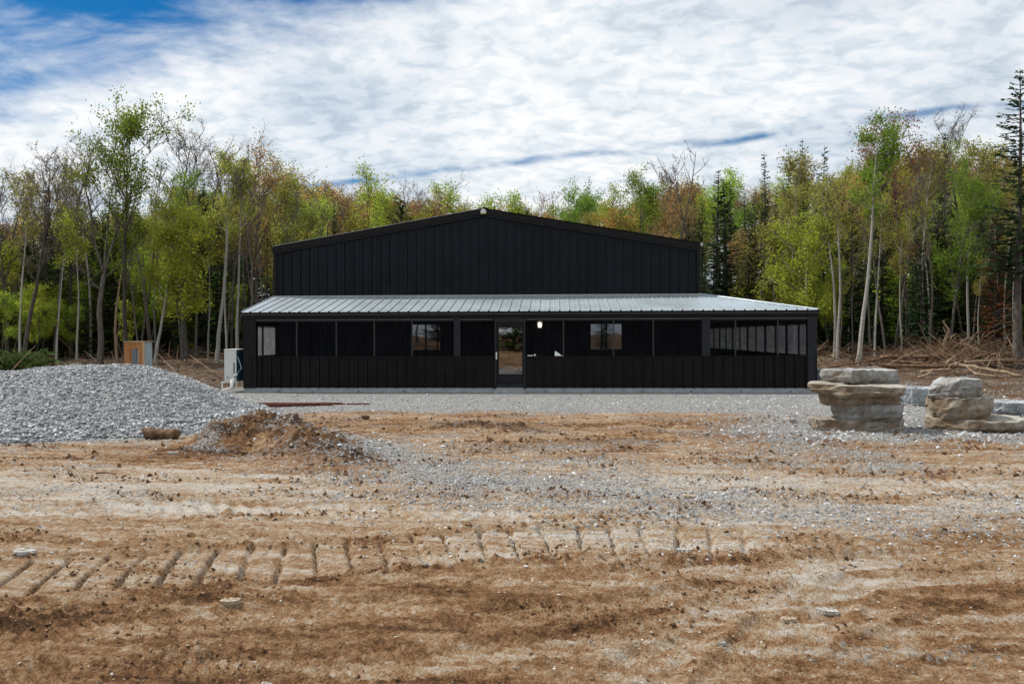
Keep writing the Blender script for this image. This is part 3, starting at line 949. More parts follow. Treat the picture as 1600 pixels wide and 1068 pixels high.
    for i in range(9):
        a = math.pi * i / 8
        vs += [(xri - 0.11 * math.cos(a), YB - 0.21, z_ri - 0.125 + 0.14 * math.sin(a)), (xri - 0.11 * math.cos(a), YB - 0.107, z_ri - 0.125 + 0.14 * math.sin(a))]
    fs = [(2 * i, 2 * i + 2, 2 * i + 3, 2 * i + 1) for i in range(8)] + [tuple(range(0, 18, 2))]
    MB().add(vs, fs).build('lamp_hood', M['offwhite'], fl)
    MB().box(xri - 0.10, xri + 0.10, YB - 0.214, YB - 0.12, z_ri - 0.178, z_ri - 0.156).build('lamp_lens', simple('yellowed_lens', (0.45, 0.36, 0.08), 0.3), fl)

    # --- porch roof: standing sheets with ribs, cut by the hip on the right
    y0 = YF - 0.05
    def rz(y):
        return z_eave + (z_top - z_eave) * (y - y0) / (YB - y0)
    def yback(x):
        return YB if x <= mr else YB + (y0 - YB) * (x - mr) / (xr + 0.03 - mr)
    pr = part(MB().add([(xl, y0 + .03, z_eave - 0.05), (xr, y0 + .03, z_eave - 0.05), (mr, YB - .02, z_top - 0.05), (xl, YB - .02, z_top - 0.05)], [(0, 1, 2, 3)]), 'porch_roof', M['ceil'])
    nr = 57
    rw = (xr + 0.03 - xl + 0.03) / nr
    for i in range(nr):
        x0 = xl - 0.03 + i * rw
        prof = [(0, 0), (0.36 * rw, 0), (0.40 * rw, 0.007), (0.44 * rw, 0.007), (0.48 * rw, 0), (0.84 * rw, 0), (0.875 * rw, 0.032), (0.955 * rw, 0.032), (rw, 0)]
        vs = []
        for a, d in prof:
            xb = x0 + a
            yb = max(yback(xb), y0 + 0.02)
            vs += [(xb, y0, rz(y0) + d), (xb, yb, rz(yb) + d)]
        MB().add(vs, [(2 * k, 2 * k + 2, 2 * k + 3, 2 * k + 1) for k in range(len(prof) - 1)]).build('roof_panel', M['galv'], pr)
        a0, a1 = x0 + 0.85 * rw, x0 + 0.98 * rw      # dark rib closure at the eave
        MB().box(a0, a1, y0 - 0.028, y0 - 0.004, z_eave - 0.012, z_eave + 0.036).build('rib_closure', M['black_trim'], pr)
    # side slope of the wrap-round porch, flashing and hip cap
    ye = YB + 14
    MB().add([(xr + 0.03, y0, z_eave), (xr + 0.03, ye, z_eave), (mr, ye, z_top), (mr, YB, z_top)], [(0, 1, 2, 3)]).build('side_roof_slope', M['galv'], pr)
    MB().tube([(xr + 0.03, y0, z_eave + 0.02), (mr, YB, z_top + 0.03)], [0.035, 0.035], 6).build('hip_cap', M['galv'], pr)
    MB().box(ml, mr + 0.02, YB - 0.07, YB - 0.002, z_top - 0.005, z_top + 0.035).build('wall_flashing', M['galv_trim'], pr)
    MB().prism([(xl - 0.05, z_eave - 0.10), (xl - 0.028, z_eave - 0.10), (xl - 0.028, z_eave + 0.05), (xl - 0.05, z_eave + 0.05)], y0 - 0.02, y0 + 0.0).build('eave_corner', M['black_trim'], pr)
    MB().add([(xl - 0.055, y0, z_eave - 0.12), (xl - 0.055, YB, z_top - 0.12), (xl - 0.055, YB, z_top + 0.03), (xl - 0.055, y0, z_eave + 0.03),
              (xl - 0.033, y0, z_eave - 0.12), (xl - 0.033, YB, z_top - 0.12), (xl - 0.033, YB, z_top + 0.03), (xl - 0.033, y0, z_eave + 0.03)],
             [(0, 1, 2, 3), (7, 6, 5, 4), (3, 2, 6, 7), (0, 3, 7, 4)]).build('rake_trim', M['galv_trim'], pr)
    # fascia in steps: eave trim, pale edge strip, deep fascia, blind tube
    zf1 = at_y(830, 489.5, YF).z; zf2 = at_y(830, 495.5, YF).z; zf3 = at_y(830, 501.5, YF).z
    fa = part(MB().box(xl - 0.03, xr + 0.03, YF - 0.075, YF + 0.02, zf1, z_eave - 0.013), 'fascia', M['black_trim'])
    MB().box(xl - 0.025, xr + 0.028, YF - 0.085, YF - 0.02, zf1 - 0.016, zf1 - 0.002).build('fascia_edge', simple('grey_edge', (0.11, 0.10, 0.10), 0.5), fa)
    MB().box(xl, xr, YF - 0.045, YF + 0.06, zf2, zf1 - 0.018).build('fascia_board', M['black_lower'], fa)
    MB().box(xr + 0.001, xr + 0.03, YF - 0.045, ye, zf2, z_eave - 0.02).build('side_fascia', M['black_lower'], fa)
    part(MB().box(xl + 0.03, xr - 0.03, YF + 0.05, YF + 0.16, zf3, zf2 - 0.003), 'header_beam', M['post'])

    # --- posts, mullions, ledge
    def px2x(px): return at_y(px, 530, YF).x
    ztop = zf2 - 0.004
    posts = [(380, 400, M['black_trim']), (709, 719.5, M['post']), (1096.5, 1109.5, M['post']), (1262, 1276.5, M['post'])]
    for a, b, m in posts:
        part(MB().box(px2x(a), px2x(b), YF - 0.02, YF + 0.18, z_led - 0.02 if a > 400 and a < 1250 else z_base, ztop), 'post', m)
    for a, b in ((400, 709), (719.5, 1096.5), (1109.5, 1262)):
        if a == 719.5:
            runs = ((719.5, 771), (822, 1096.5))
        else:
            runs = ((a, b),)
        for c, d in runs:
            part(MB().tube([(px2x(c) + .01, YF + 0.02, zf2 - 0.062), (px2x(d) - .01, YF + 0.02, zf2 - 0.062)], [0.04, 0.04], 10), 'blind_roll', M['blind'])
            part(MB().box(px2x(c), px2x(d), YF - 0.035, YF + 0.12, z_led - 0.028, z_led), 'ledge', M['black_trim'])
    mull = [463, 525, 584.5, 643.5, 880.5, 958.5, 1021, 1149.5, 1216]
    mm = M['mullion']
    for px in mull:
        c = px2x(px)
        part(MB().box(c - 0.021, c + 0.021, YF + 0.03, YF + 0.075, z_led, ztop - 0.02), 'mullion', mm)
    xs = [400, 463, 525, 584.5, 643.5, 709], [719.5, 771], [822, 880.5, 958.5, 1021, 1096.5], [1109.5, 1149.5, 1216, 1262]
    for grp in xs:
        for a, b in zip(grp[:-1], grp[1:]):
            A, C = px2x(a) + 0.022, px2x(b) - 0.022
            part(MB().add([(A, YF + 0.052, z_led), (C, YF + 0.052, z_led), (C, YF + 0.052, ztop), (A, YF + 0.052, ztop)], [(0, 1, 2, 3)]), 'insect_screen', M['screen'])

    # --- knee wall in ribbed sheets
    for a, b in ((380, 772), (821, 1277)):
        A, C = px2x(a), px2x(b)
        kw = part(MB().box(A + 0.01, C - 0.01, YF + 0.03, YF + 0.10, z_base, z_led - 0.03), 'knee_wall', M['inner'])
        k = int(round((C - A) / 0.3385)); ww = (C - A) / k
        for i in range(k):
            wall_strip(A + i * ww, ww, YF + 0.022, z_base + 0.004, lambda x: z_led - 0.029).build('wall_panel', M['black_lower'], kw)
    # ends of the porch: knee walls with tall screened openings
    def side_wall(x, ys, ye_, nm, outer):
        o = part(MB().box(x - 0.05, x + 0.05, ys, ye_, z_base, z_led - 0.03), nm, M['black_lower'])
        k = max(2, int((ye_ - ys) / 1.35))
        st = (ye_ - ys) / k
        for i in range(k + 1):
            wd = 0.17 if i % 2 == 0 else 0.06
            yy = ys + i * st
            MB().box(x - 0.045, x + 0.045, yy - wd * 0.5, yy + wd * 0.5, z_led - 0.028, zf2).build('mullion', M['post'], o)
        MB().box(x - 0.055, x + 0.055, ys, ye_, z_led - 0.029, z_led).build('ledge', M['black_trim'], o)
        MB().box(x - 0.045, x + 0.045, ys, ye_, zf3 - 0.12, zf2 - 0.002).build('header', M['post'], o)
        for i in range(k):
            MB().add([(x, ys + i * st + 0.06, z_led), (x, ys + (i + 1) * st - 0.06, z_led), (x, ys + (i + 1) * st - 0.06, zf3 - 0.12), (x, ys + i * st + 0.06, zf3 - 0.12)], [(0, 1, 2, 3)]).build('insect_screen', M['screen_side'], o)
    side_wall(xr - 0.06, YF + 0.25, ye, 'porch_side_wall', 1)
    side_wall(xl + 0.06, YF + 0.25, YB - 0.02, 'porch_end_wall', -1)
    part(MB().box(mr, xr, ye, ye + 0.1, z_base, z_eave - 0.05), 'porch_rear_wall', M['black_lower'])
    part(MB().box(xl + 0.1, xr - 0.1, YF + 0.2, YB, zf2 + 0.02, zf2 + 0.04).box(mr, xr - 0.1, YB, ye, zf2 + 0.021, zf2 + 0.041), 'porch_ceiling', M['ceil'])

    # --- windows in the hall wall, seen through the screens
    for wx in ((641, 690), (921, 973)):
        a, b = at_y(wx[0], 540, YB), at_y(wx[1], 540, YB)
        zt, zb_ = at_y(660, 507, YB).z, at_y(660, 546, YB).z
        A, C = a.x, b.x
        mid = 0.5 * (A + C)
        fr = part(MB().box(A, C, YB - 0.035, YB - 0.0, zb_ - 0.05, zb_).box(A, C, YB - 0.035, YB, zt, zt + 0.05).box(A, A + 0.05, YB - 0.034, YB, zb_, zt).box(C - 0.05, C, YB - 0.034, YB, zb_, zt).box(mid - 0.03, mid + 0.03, YB - 0.036, YB, zb_, zt), 'window', M['black_trim'])
        for q0, q1 in ((A + 0.05, mid - 0.03), (mid + 0.03, C - 0.05)):
            yy = YB - 0.012 - (0.01 if q0 > mid else 0)
            MB().add([(q0, yy, zb_), (q1, yy, zb_), (q1, yy, zt), (q0, yy, zt)], [(0, 1, 2, 3)]).build('pane', M['window_glass'], fr)
            MB().box(q0, q1, YB - 0.006, YB - 0.003, zb_, zt).build('blind', M['grey_dark'], fr)
    # windows along the side of the hall, inside the side porch
    for yy in (YB + 2.0, YB + 5.2, YB + 8.4):
        fr = part(MB().box(mr - 0.02, mr + 0.03, yy, yy + 1.5, z_led - 0.05, z_led).box(mr - 0.02, mr + 0.03, yy, yy + 1.5, zf3 - 0.25, zf3 - 0.2).box(mr - 0.02, mr + 0.029, yy, yy + 0.05, z_led, zf3 - 0.25).box(mr - 0.02, mr + 0.029, yy + 1.45, yy + 1.5, z_led, zf3 - 0.25), 'window', M['post'])
        MB().add([(mr + 0.012, yy + .05, z_led), (mr + 0.012, yy + 1.45, z_led), (mr + 0.012, yy + 1.45, zf3 - 0.25), (mr + 0.012, yy + .05, zf3 - 0.25)], [(0, 1, 2, 3)]).build('pane', M['window_glass'], fr)

    # --- screen door with large glass, kick plate, threshold and handle
    A, C = px2x(772.5), px2x(821)
    zt = at_y(800, 503, YF).z
    dfz = part(MB().box(A, A + 0.065, YF - 0.03, YF + 0.12, z_base - 0.03, ztop).box(C - 0.065, C, YF - 0.03, YF + 0.12, z_base - 0.03, ztop).box(A + 0.065, C - 0.065, YF - 0.03, YF + 0.12, zt, ztop), 'door_frame', M['post'])
    dl, dr_ = A + 0.07, C - 0.07
    gl, gr_ = px2x(779.5), px2x(816)
    gt, gb = at_y(800, 511.5, YF).z, at_y(800, 582.5, YF).z
    zb0 = at_y(800, 600.5, YF).z
    dr = part(MB().box(dl, gl, YF - 0.01, YF + 0.035, zb0, zt - 0.005).box(gr_, dr_, YF - 0.01, YF + 0.035, zb0, zt - 0.005).box(gl, gr_, YF - 0.01, YF + 0.035, gt, zt - 0.005).box(gl, gr_, YF - 0.01, YF + 0.035, zb0, gb), 'door', M['black_trim'])
    MB().add([(gl, YF + 0.012, gb), (gr_, YF + 0.012, gb), (gr_, YF + 0.012, gt), (gl, YF + 0.012, gt)], [(0, 1, 2, 3)]).build('glass', M['door_glass'], dr)
    MB().box(gl - 0.005, gr_ + 0.005, YF - 0.014, YF - 0.0105, gb - 0.02, gb - 0.003).build('glazing_bead', M['galv_trim'], dr)
    MB().box(gl + 0.03, gr_ - 0.03, YF - 0.016, YF - 0.0105, zb0 + 0.05, gb - 0.06).build('kick_plate', M['inner'], dr)
    hz0, hz1 = at_y(775, 561, YF).z, at_y(775, 550, YF).z
    hx = px2x(775.7)
    MB().box(hx - 0.022, hx + 0.022, YF - 0.055, YF - 0.032, hz0, hz1).tube([(hx, YF - 0.055, hz1 - .03), (hx, YF - 0.10, hz1 - .05), (hx, YF - 0.10, hz0 + .05), (hx, YF - 0.055, hz0 + .03)], [0.012] * 4, 6).build('handle', M['white'], dr)
    part(MB().box(A + 0.07, C - 0.07, YF - 0.06, YF + 0.1, z_base - 0.032, z_base + 0.012), 'threshold', M['galv_trim'])

    # --- lit wall lamp on the hall wall
    p = at_y(843.5, 506, YB)
    lm = part(MB().box(p.x - 0.10, p.x + 0.10, YB - 0.06, YB - 0.0, p.z - 0.03, p.z + 0.13), 'wall_lamp', M['offwhite'])
    MB().tube([(p.x, YB - 0.07, p.z + 0.05), (p.x, YB - 0.09, p.z - 0.02), (p.x, YB - 0.09, p.z - 0.13)], [0.04, 0.075, 0.065], 10).build('glowing_shade', M['lamp'], lm)
    B.update(xl=xl, xr=xr, mr=mr, z_led=z_led, z_base=z_base, YB=YB, BK=BK)


M['blind'] = simple('black_roller_tube', (0.030, 0.033, 0.042), 0.35, 0, 0.5, 0.2, 5)
M['mullion'] = simple('charcoal_mullion', (0.028, 0.028, 0.030), 0.5, 0, 0.35, 0.2, 5)
build_building()

# scraps lying on the porch ledge right of the door
def ledge_scraps():
    zl = B['z_led'] + 0.002
    def paper(px0, px1, h, seed, label, nm, cat):
        r = random.Random(seed)
        a, b = at_y(px0, 553, YF).x, at_y(px1, 553, YF).x
        nx, ny = 9, 5
        vs, fs = [], []
        for j in range(ny):
            for i in range(nx):
                u, v = i / (nx - 1), j / (ny - 1)
                rise = h * (max(0, 1 - u * 1.25) ** 0.8 if h > 0.1 else (0.4 + 0.6 * math.sin(u * 9 + v * 3) ** 2)) * math.sin(math.pi * min(1, max(0.0, 0.12 + 0.76 * v)))
                vs.append((a + (b - a) * u + r.uniform(-.008, .008), YF - 0.02 + 0.13 * v, zl + rise + r.uniform(0, 0.012)))
        n = len(vs)
        vs += [(x, y, zl) for x, y, z in vs]
        for j in range(ny - 1):
            for i in range(nx - 1):
                q = j * nx + i
                fs.append((q, q + 1, q + nx + 1, q + nx))
        rim = [i for i in range(nx)] + [j * nx + nx - 1 for j in range(1, ny)] + [(ny - 1) * nx + i for i in range(nx - 2, -1, -1)] + [j * nx for j in range(ny - 2, 0, -1)]
        for i in range(len(rim)):
            p, q = rim[i], rim[(i + 1) % len(rim)]
            fs.append((p, p + n, q + n, q))
        return tag(MB().add(vs, fs).build(nm, M['white']), label, cat)
    paper(867, 880, 0.17, 1, 'crumpled white plastic bag peaked up on the dark porch ledge', 'plastic_bag', 'bag')
    paper(824, 832, 0.03, 2, 'flat white scrap on the porch ledge nearest the door', 'paper_scrap', 'paper')
    a = at_y(834, 553, YF).x
    c = MB().tube([(a + .035, YF + 0.02, zl), (a + .035, YF + 0.02, zl + 0.012), (a + .035, YF + 0.02, zl + 0.05), (a + .035, YF + .02, zl + .06)], [0.03, 0.038, 0.038, 0.03], 10)
    tag(c.build('white_cup', M['white']), 'tiny white cup between the scraps on the porch ledge', 'cup')


ledge_scraps()

# ------------------------------------------------------------------ heat-pump cabinet by the left corner
def heat_pump():
    yb = YF - 0.05
    a = at_y(350.5, 570, yb).x; b = at_y(369, 570, yb).x
    zt, zb = at_y(360, 546.5, yb).z, at_y(360, 596, yb).z
    dep = 0.85
    root = empty('heat_pump', (0.5 * (a + b), yb + 0.4, 0), 0, 'off-white and teal outdoor heat pump on a white stand by the building corner', 'heat pump')
    off = -Vector(root.location)
    def part(mb, n, m, smooth=False):
        o = mb.build(n, m, root, smooth); o.location = off; return o
    cas = part(MB().box(a, b, yb, yb + dep, zb, zt), 'casing', M['offwhite'])
    MB().box(b + 0.001, b + 0.012, yb + 0.03, yb + dep - 0.03, zb + 0.03, zt - 0.02).build('teal_side_panel', M['teal'], cas)
    MB().box(a - 0.015, b + 0.025, yb - 0.02, yb + dep + .02, zt + 0.001, zt + 0.028).build('lid', M['white'], cas)
    MB().box(b - 0.09, b - 0.055, yb - 0.012, yb - 0.001, zb + 0.28, zb + 0.66).build('grip_slot', M['rubber'], cas)
    MB().box(a + 0.08, a + 0.16, yb - 0.006, yb - 0.001, zb + 0.14, zb + 0.17).box(a + 0.08, a + 0.14, yb - 0.006, yb - 0.001, zb + 0.09, zb + 0.11).build('rating_plate', M['grey_dark'], cas)
    g0 = gh(a, yb)
    for x in (a - 0.1, b - 0.02):
        for y in (yb + 0.06, yb + dep - 0.08):
            part(MB().box(x - 0.022, x + 0.022, y - 0.022, y + 0.022, -0.05, zb - 0.045), 'stand_leg', M['white'])
    part(MB().box(a - 0.14, b + 0.04, yb + 0.03, yb + 0.09, zb - 0.044, zb - 0.003).box(a - 0.14, b + 0.04, yb + dep - 0.11, yb + dep - 0.05, zb - 0.044, zb - 0.003), 'stand_rail', M['white'])
    px = b - 0.03
    part(MB().tube([(px + 0.06, yb - 0.03, zb + 0.27), (px + 0.02, yb - 0.09, zb + 0.20), (px - 0.06, yb - 0.10, zb + 0.06), (px - 0.08, yb - 0.11, zb - 0.12), (px - 0.07, yb - 0.11, 0.06)], [0.05, 0.062, 0.062, 0.058, 0.058], 10), 'line_cover', M['white'], True)
    part(MB().tube([(px - 0.03, yb - 0.13, 0.09), (px - 0.14, yb - 0.35, 0.03), (px - 0.2, yb - 0.55, 0.02)], [0.035, 0.035, 0.035], 8), 'drain_pipe', M['white'], True)
    part(MB().tube([(b + 0.03, yb + 0.06, zb + 0.85), (b + 0.12, yb + 0.05, zb + 0.62), (b + 0.17, yb + 0.03, zb + 0.45), (b + 0.10, yb - 0.02, zb + 0.34), (px + 0.06, yb - 0.03, zb + 0.27)], [0.013] * 5, 6), 'cable', M['grey_box'], True)
    part(MB().tube([(b + 0.03, yb + 0.10, zb + 0.62), (b + 0.08, yb + 0.05, zb + 0.40), (px + 0.06, yb - 0.03, zb + 0.27)], [0.010] * 3, 6), 'cable', M['rubber'], True)


heat_pump()

# ------------------------------------------------------------------ plywood-faced meter cabinet behind the gravel heap
def meter_cabinet():
    Y = 24.5
    a, b = at_y(194.5, 560, Y).x, at_y(223, 560, Y).x
    zt = at_y(210, 534, Y).z
    g = gh(0.5 * (a + b), Y) - 0.03
    root = empty('meter_cabinet', (0.5 * (a + b), Y, g), 0, 'upright orange plywood cabinet with blue-grey side standing behind the gravel heap', 'cabinet')
    off = -Vector(root.location)
    def part(mb, n, m):
        o = mb.build(n, m, root); o.location = off; return o
    ww = b - a
    part(MB().box(a + 0.012, b - 0.012, Y + 0.03, Y + 0.62, g, zt - 0.02), 'cabinet_body', M['grey_box'])
    part(MB().box(a, a + 0.30 * ww, Y - 0.02, Y + 0.025, g, zt - 0.10), 'plywood_board', M['plywood'])
    part(MB().box(b - 0.22 * ww, b, Y - 0.02, Y + 0.025, g, zt - 0.10), 'plywood_board', M['plywood'])
    part(MB().box(a, b, Y - 0.025, Y + 0.027, zt - 0.098, zt), 'plywood_board', M['plywood'])
    part(MB().box(a + 0.302 * ww, b - 0.222 * ww, Y - 0.018, Y + 0.026, zt - 0.22, zt - 0.10), 'plywood_board', M['plywood'])
    part(MB().box(a + 0.42 * ww, b - 0.34 * ww, Y - 0.012, Y + 0.028, g, zt - 0.222), 'grey_door', M['grey_dark'])
    part(MB().box(a + 0.302 * ww, a + 0.42 * ww - 0.002, Y + 0.005, Y + 0.0285, g, zt - 0.222), 'recess', M['plywood'])
    part(MB().box(a - 0.03, b + 0.03, Y - 0.05, Y + 0.66, zt + 0.001, zt + 0.022), 'lid', M['pale_wood'])
    part(MB().box(b - 0.02, b + 0.05, Y - 0.018, Y + 0.028, g, zt - 0.004), 'edge_post', M['pale_wood'])


meter_cabinet()

# ------------------------------------------------------------------ rusty rods lying on the gravel
def rods():
    sp = [((372, 635), (520, 633.5), 0.030, 'longest rusty steel bar, nearest the gravel heap'),
          ((440, 633.5), (578, 631.5), 0.018, 'thin rusty bar reaching farthest right of the bundle'),
          ((420, 637), (500, 634.5), 0.040, 'short thick rusty bar in front of the bundle'),
          ((395, 631.5), (535, 631), 0.020, 'thin rusty bar at the back of the bundle')]
    for (p, q, r, lab) in sp:
        A, C = at_z(*p), at_z(*q)
        pts = []
        for i in range(7):
            t = i / 6
            x, y = A.x + (C.x - A.x) * t, A.y + (C.y - A.y) * t
            pts.append((x, y, 0))
        zs = [gh(x, y) for x, y, _ in pts]
        z0 = max(zs) + 0.5 * r
        pts = [(x, y, z0 + 0.6 * r) for x, y, _ in pts]
        tag(MB().tube(pts, [r] * 7, 8).build('steel_bar', M['rust']), lab + ' on the gravel pad', 'steel bar', 'rusty bars on the gravel pad')


rods()

# ------------------------------------------------------------------ quarried slabs
def slab(name, centre, lx, ly, th, rz, mat, seed, label, cat, group, tilt=(0, 0), sq=3.2, taper=0.08, wedge=0.0, rough=0.06):
    r = np.random.RandomState(seed)
    n, rings = 44, 7
    ang = np.linspace(0, 2 * np.pi, n, endpoint=False)
    k1, k2, k3 = r.rand(3) * 6.28
    m = 5 + r.randint(0, 4)
    ca = np.sort((np.arange(m) + 0.5 + r.uniform(-0.33, 0.33, m)) * 2 * np.pi / m)
    cr = (np.abs(np.cos(ca)) ** sq + np.abs(np.sin(ca)) ** sq) ** (-1 / sq) * r.uniform(0.94, 1.05, m)
    cpx, cpy = cr * np.cos(ca), cr * np.sin(ca)
    rad = np.zeros(n)
    for q, a in enumerate(ang):                       # straight edges between the corners
        for c in range(m):
            d = c + 1 if c + 1 < m else 0
            x1, y1, x2, y2 = cpx[c], cpy[c], cpx[d], cpy[d]
            den = np.cos(a) * (y2 - y1) - np.sin(a) * (x2 - x1)
            if abs(den) < 1e-9: continue
            t = (x1 * (y2 - y1) - y1 * (x2 - x1)) / den
            u_ = (x1 * np.sin(a) - y1 * np.cos(a)) / den
            if t > 0 and -1e-6 <= u_ <= 1 + 1e-6: rad[q] = t
    rad[rad == 0] = 0.9
    bx = rad * np.cos(ang); by = rad * np.sin(ang)
    nx_ = 2 / (bx.max() - bx.min()); ny_ = 2 / (by.max() - by.min()); ox, oy = -(bx.max() + bx.min()) / 2, -(by.max() + by.min()) / 2
    chip = np.convolve(np.concatenate([r.randn(n)] * 3), [0.25, 0.5, 0.25], 'same')[n:2 * n]
    vs = []
    prof = [(0.0, 0.90), (0.05, 0.955), (0.30, 1.0), (0.50, 0.985), (0.58, 1.0), (0.95, 0.99), (1.0, 0.97)]
    under = np.clip(np.convolve(np.concatenate([r.randn(n)] * 3), np.ones(7) / 7, 'same')[n:2 * n] * 2.2 + 0.3, 0, 1.2)
    ledge = 1 + 0.014 * r.randn(len(prof))
    sheet = np.convolve(np.concatenate([r.randn(n)] * 3), np.ones(5) / 5, 'same')[n:2 * n] * 0.012
    for li, (zf, sc) in enumerate(prof):
        jj = (1 + rough * 0.26 * r.randn(n) + 0.022 * chip) * (ledge[li] if 0 < li < 6 else 1) * (1 - under * (0.26, 0.22, 0.06, 0, 0, 0, 0)[li])
        cx, cy = (bx + ox) * nx_ * sc * jj * lx / 2, (by + oy) * ny_ * sc * jj * ly / 2
        for q, (x, y) in enumerate(zip(cx, cy)):
            top = th * (1 - wedge * max(0, -x / (lx / 2)))
            vs.append((x, y, -th / 2 + zf * top + r.randn() * min(0.006, 0.04 * th) + sheet[q] * min(1, th * 4)))
    fs = []
    for i in range(rings - 1):
        for j in range(n):
            fs.append((i * n + j, i * n + (j + 1) % n, (i + 1) * n + (j + 1) % n, (i + 1) * n + j))
    # top and bottom: inner rings
    for base, sgn in ((0, -1), ((rings - 1) * n, 1)):
        prev = base
        for sc in (0.62, 0.30):
            start = len(vs)
            for j in range(n):
                x, y, z = vs[base + j]
                vs.append((x * sc, y * sc, z + (sgn * 0.010 + r.randn() * 0.010) * min(1, th * 5)))
            for j in range(n):
                q = (prev + j, prev + (j + 1) % n, start + (j + 1) % n, start + j)
                fs.append(q if sgn > 0 else q[::-1])
            prev = start
        cpt = np.mean(np.array(vs[prev:prev + n]), 0); vs.append(tuple(cpt)); c = len(vs) - 1
        for j in range(n):
            q = (prev + j, prev + (j + 1) % n, c)
            fs.append(q if sgn > 0 else q[::-1])
    o = MB().add(vs, fs).build(name, mat)
    o.location = centre; o.rotation_euler = (tilt[0], tilt[1], rz)
    return tag(o, label, cat, group)


def slabs():
    def px(p0, p1, Y):
        a, b = at_y(p0, 620, Y), at_y(p1, 620, Y)
        return 0.5 * (a.x + b.x), b.x - a.x
    def zz(py, Y): return at_y(1345, py, Y).z
    Y = 14.9
    R = math.radians
    g1 = 'slabs of the left stone stack'
    def one(p0, p1, yt, yb, dy, ly, rz, mat, seed, label, group, kx=1.0, tilt=(0, 0), Yb=Y, **k):
        cx, w = px(p0, p1, Yb)
        z1, z0 = zz(yt, Yb), zz(yb, Yb)
        slab('stone_slab', (cx, Yb + dy, 0.5 * (z0 + z1)), w * kx, ly, z1 - z0, rz, mat, seed, label, 'stone slab', group, tilt, **k)
    one(1278, 1424, 656, 678, 0.40, 1.0, R(4), M['rock_tan'], 1, 'lowest brown slab of the left stone stack, half sunk in gravel', g1)
    one(1308, 1417, 632, 659, 0.30, 0.95, R(-12), M['rock_grey'], 2, 'grey rounded slab second from the bottom of the left stone stack', g1, 0.96, sq=2.6)
    one(1290, 1410, 617, 636, 0.32, 0.9, R(6), M['rock_tan'], 3, 'middle brown slab of the left stone stack', g1, sq=2.7)
    one(1266, 1419, 599.5, 619, 0.16, 1.1, R(-19), M['rock_tan'], 4, 'widest slab of the left stone stack, second from the top', g1, 0.93, tilt=(R(1), R(1.5)), sq=4.2)
    one(1291, 1406, 578, 600, 0.34, 1.05, R(3), M['rock_grey'], 5, 'top pale slab of the left stone stack', g1, sq=3.8, rough=0.05)
    g2 = 'slabs of the right stone pile'
    Y2 = 15.0
    one(1466, 1610, 653, 676, 0.35, 1.2, R(-5), M['rock_tan'], 6, 'broad flat slab under the right stone pile at the picture edge', g2, Yb=Y2, tilt=(R(3), 0))
    one(1467, 1562, 621, 655, 0.30, 0.9, R(-4), M['rock_tan'], 7, 'tan squared block in the middle of the right stone pile', g2, Yb=Y2, sq=5)
    one(1459, 1535, 592, 624, 0.30, 0.75, R(3), M['rock_grey'], 8, 'grey wedge-shaped block on top of the right stone pile', g2, Yb=Y2, sq=4.5, wedge=0.6)
    g3 = 'slabs lying apart on the gravel'
    one(1408, 1478, 606, 630, 0.3, 0.8, R(-8), M['rock_blue'], 9, 'blue-grey slab lying on gravel behind and between the two stone stacks', g3, Yb=20.3, sq=5)
    one(1556, 1640, 628, 648, 0.3, 0.9, R(-10), M['rock_blue'], 10, 'flat blue-grey slab at the right edge behind the right stone pile', g3, Yb=18.0)
    one(1268, 1300, 577, 606, 0.3, 0.8, R(5), M['rock_blue'], 12, 'pale block standing by the right corner of the building', g3, Yb=26.8, sq=5)
    # single stones in the yard
    for i, (x, y, w, l, h, mt, lab) in enumerate([
            (38, 868, 0.30, 0.20, 0.09, 'pebble_grey', 'pale flat stone at the left edge above the crawler track'),
            (360, 941, 0.20, 0.11, 0.05, 'pebble_tan', 'tan oval stone in the foreground below the crawler track'),
            (1292, 952, 0.20, 0.11, 0.06, 'pebble_grey', 'pale stone on the earth right of the tyre track'),
            (1232, 965, 0.15, 0.08, 0.05, 'pebble_tan', 'small tan stone beside the tyre track at the right'),
            (1128, 1006, 0.07, 0.05, 0.045, 'pebble_grey', 'small dark grey stone between the tyre tracks'),
            (416, 1063, 0.09, 0.05, 0.04, 'pebble_grey', 'small pale stone at the bottom edge of the yard'),
            (1070, 861, 0.20, 0.09, 0.04, 'pebble_grey', 'flat grey stone at the end of the crawler track'),
            (1077, 779, 0.22, 0.15, 0.09, 'pebble_tan', 'brown stone on the gravel swath right of centre'),
            (1236, 659, 0.34, 0.22, 0.14, 'pebble_grey', 'grey lump in front of the left stone stack'),
            (1160, 636, 0.30, 0.2, 0.10, 'pebble_grey', 'pale stone on the gravel in front of the right porch'),
            (270, 713, 0.26, 0.12, 0.08, 'pebble_grey', 'pale stone on the earth below the spoil mound'),
            (570, 655, 0.26, 0.2, 0.13, 'clodrock', 'dark clod between the spoil mound and the building'),
            ]):
        g = at_z(x, y)
        slab('stone' if mt != 'clodrock' else 'earth_clod', (g.x, g.y, gh(g.x, g.y) + h * 0.05), w * 0.68, l * 0.68, h * 0.62, 0.3 * math.sin(i * 2.1), M[mt], 40 + i, lab, 'stone' if mt != 'clodrock' else 'clod', None, sq=2.3, rough=0.10)


M['clodrock'] = simple('dark_earth_clod', (0.09, 0.055, 0.032), 0.95, 0, 0.1, 0.5, 9, 0.9, 40)
slabs()

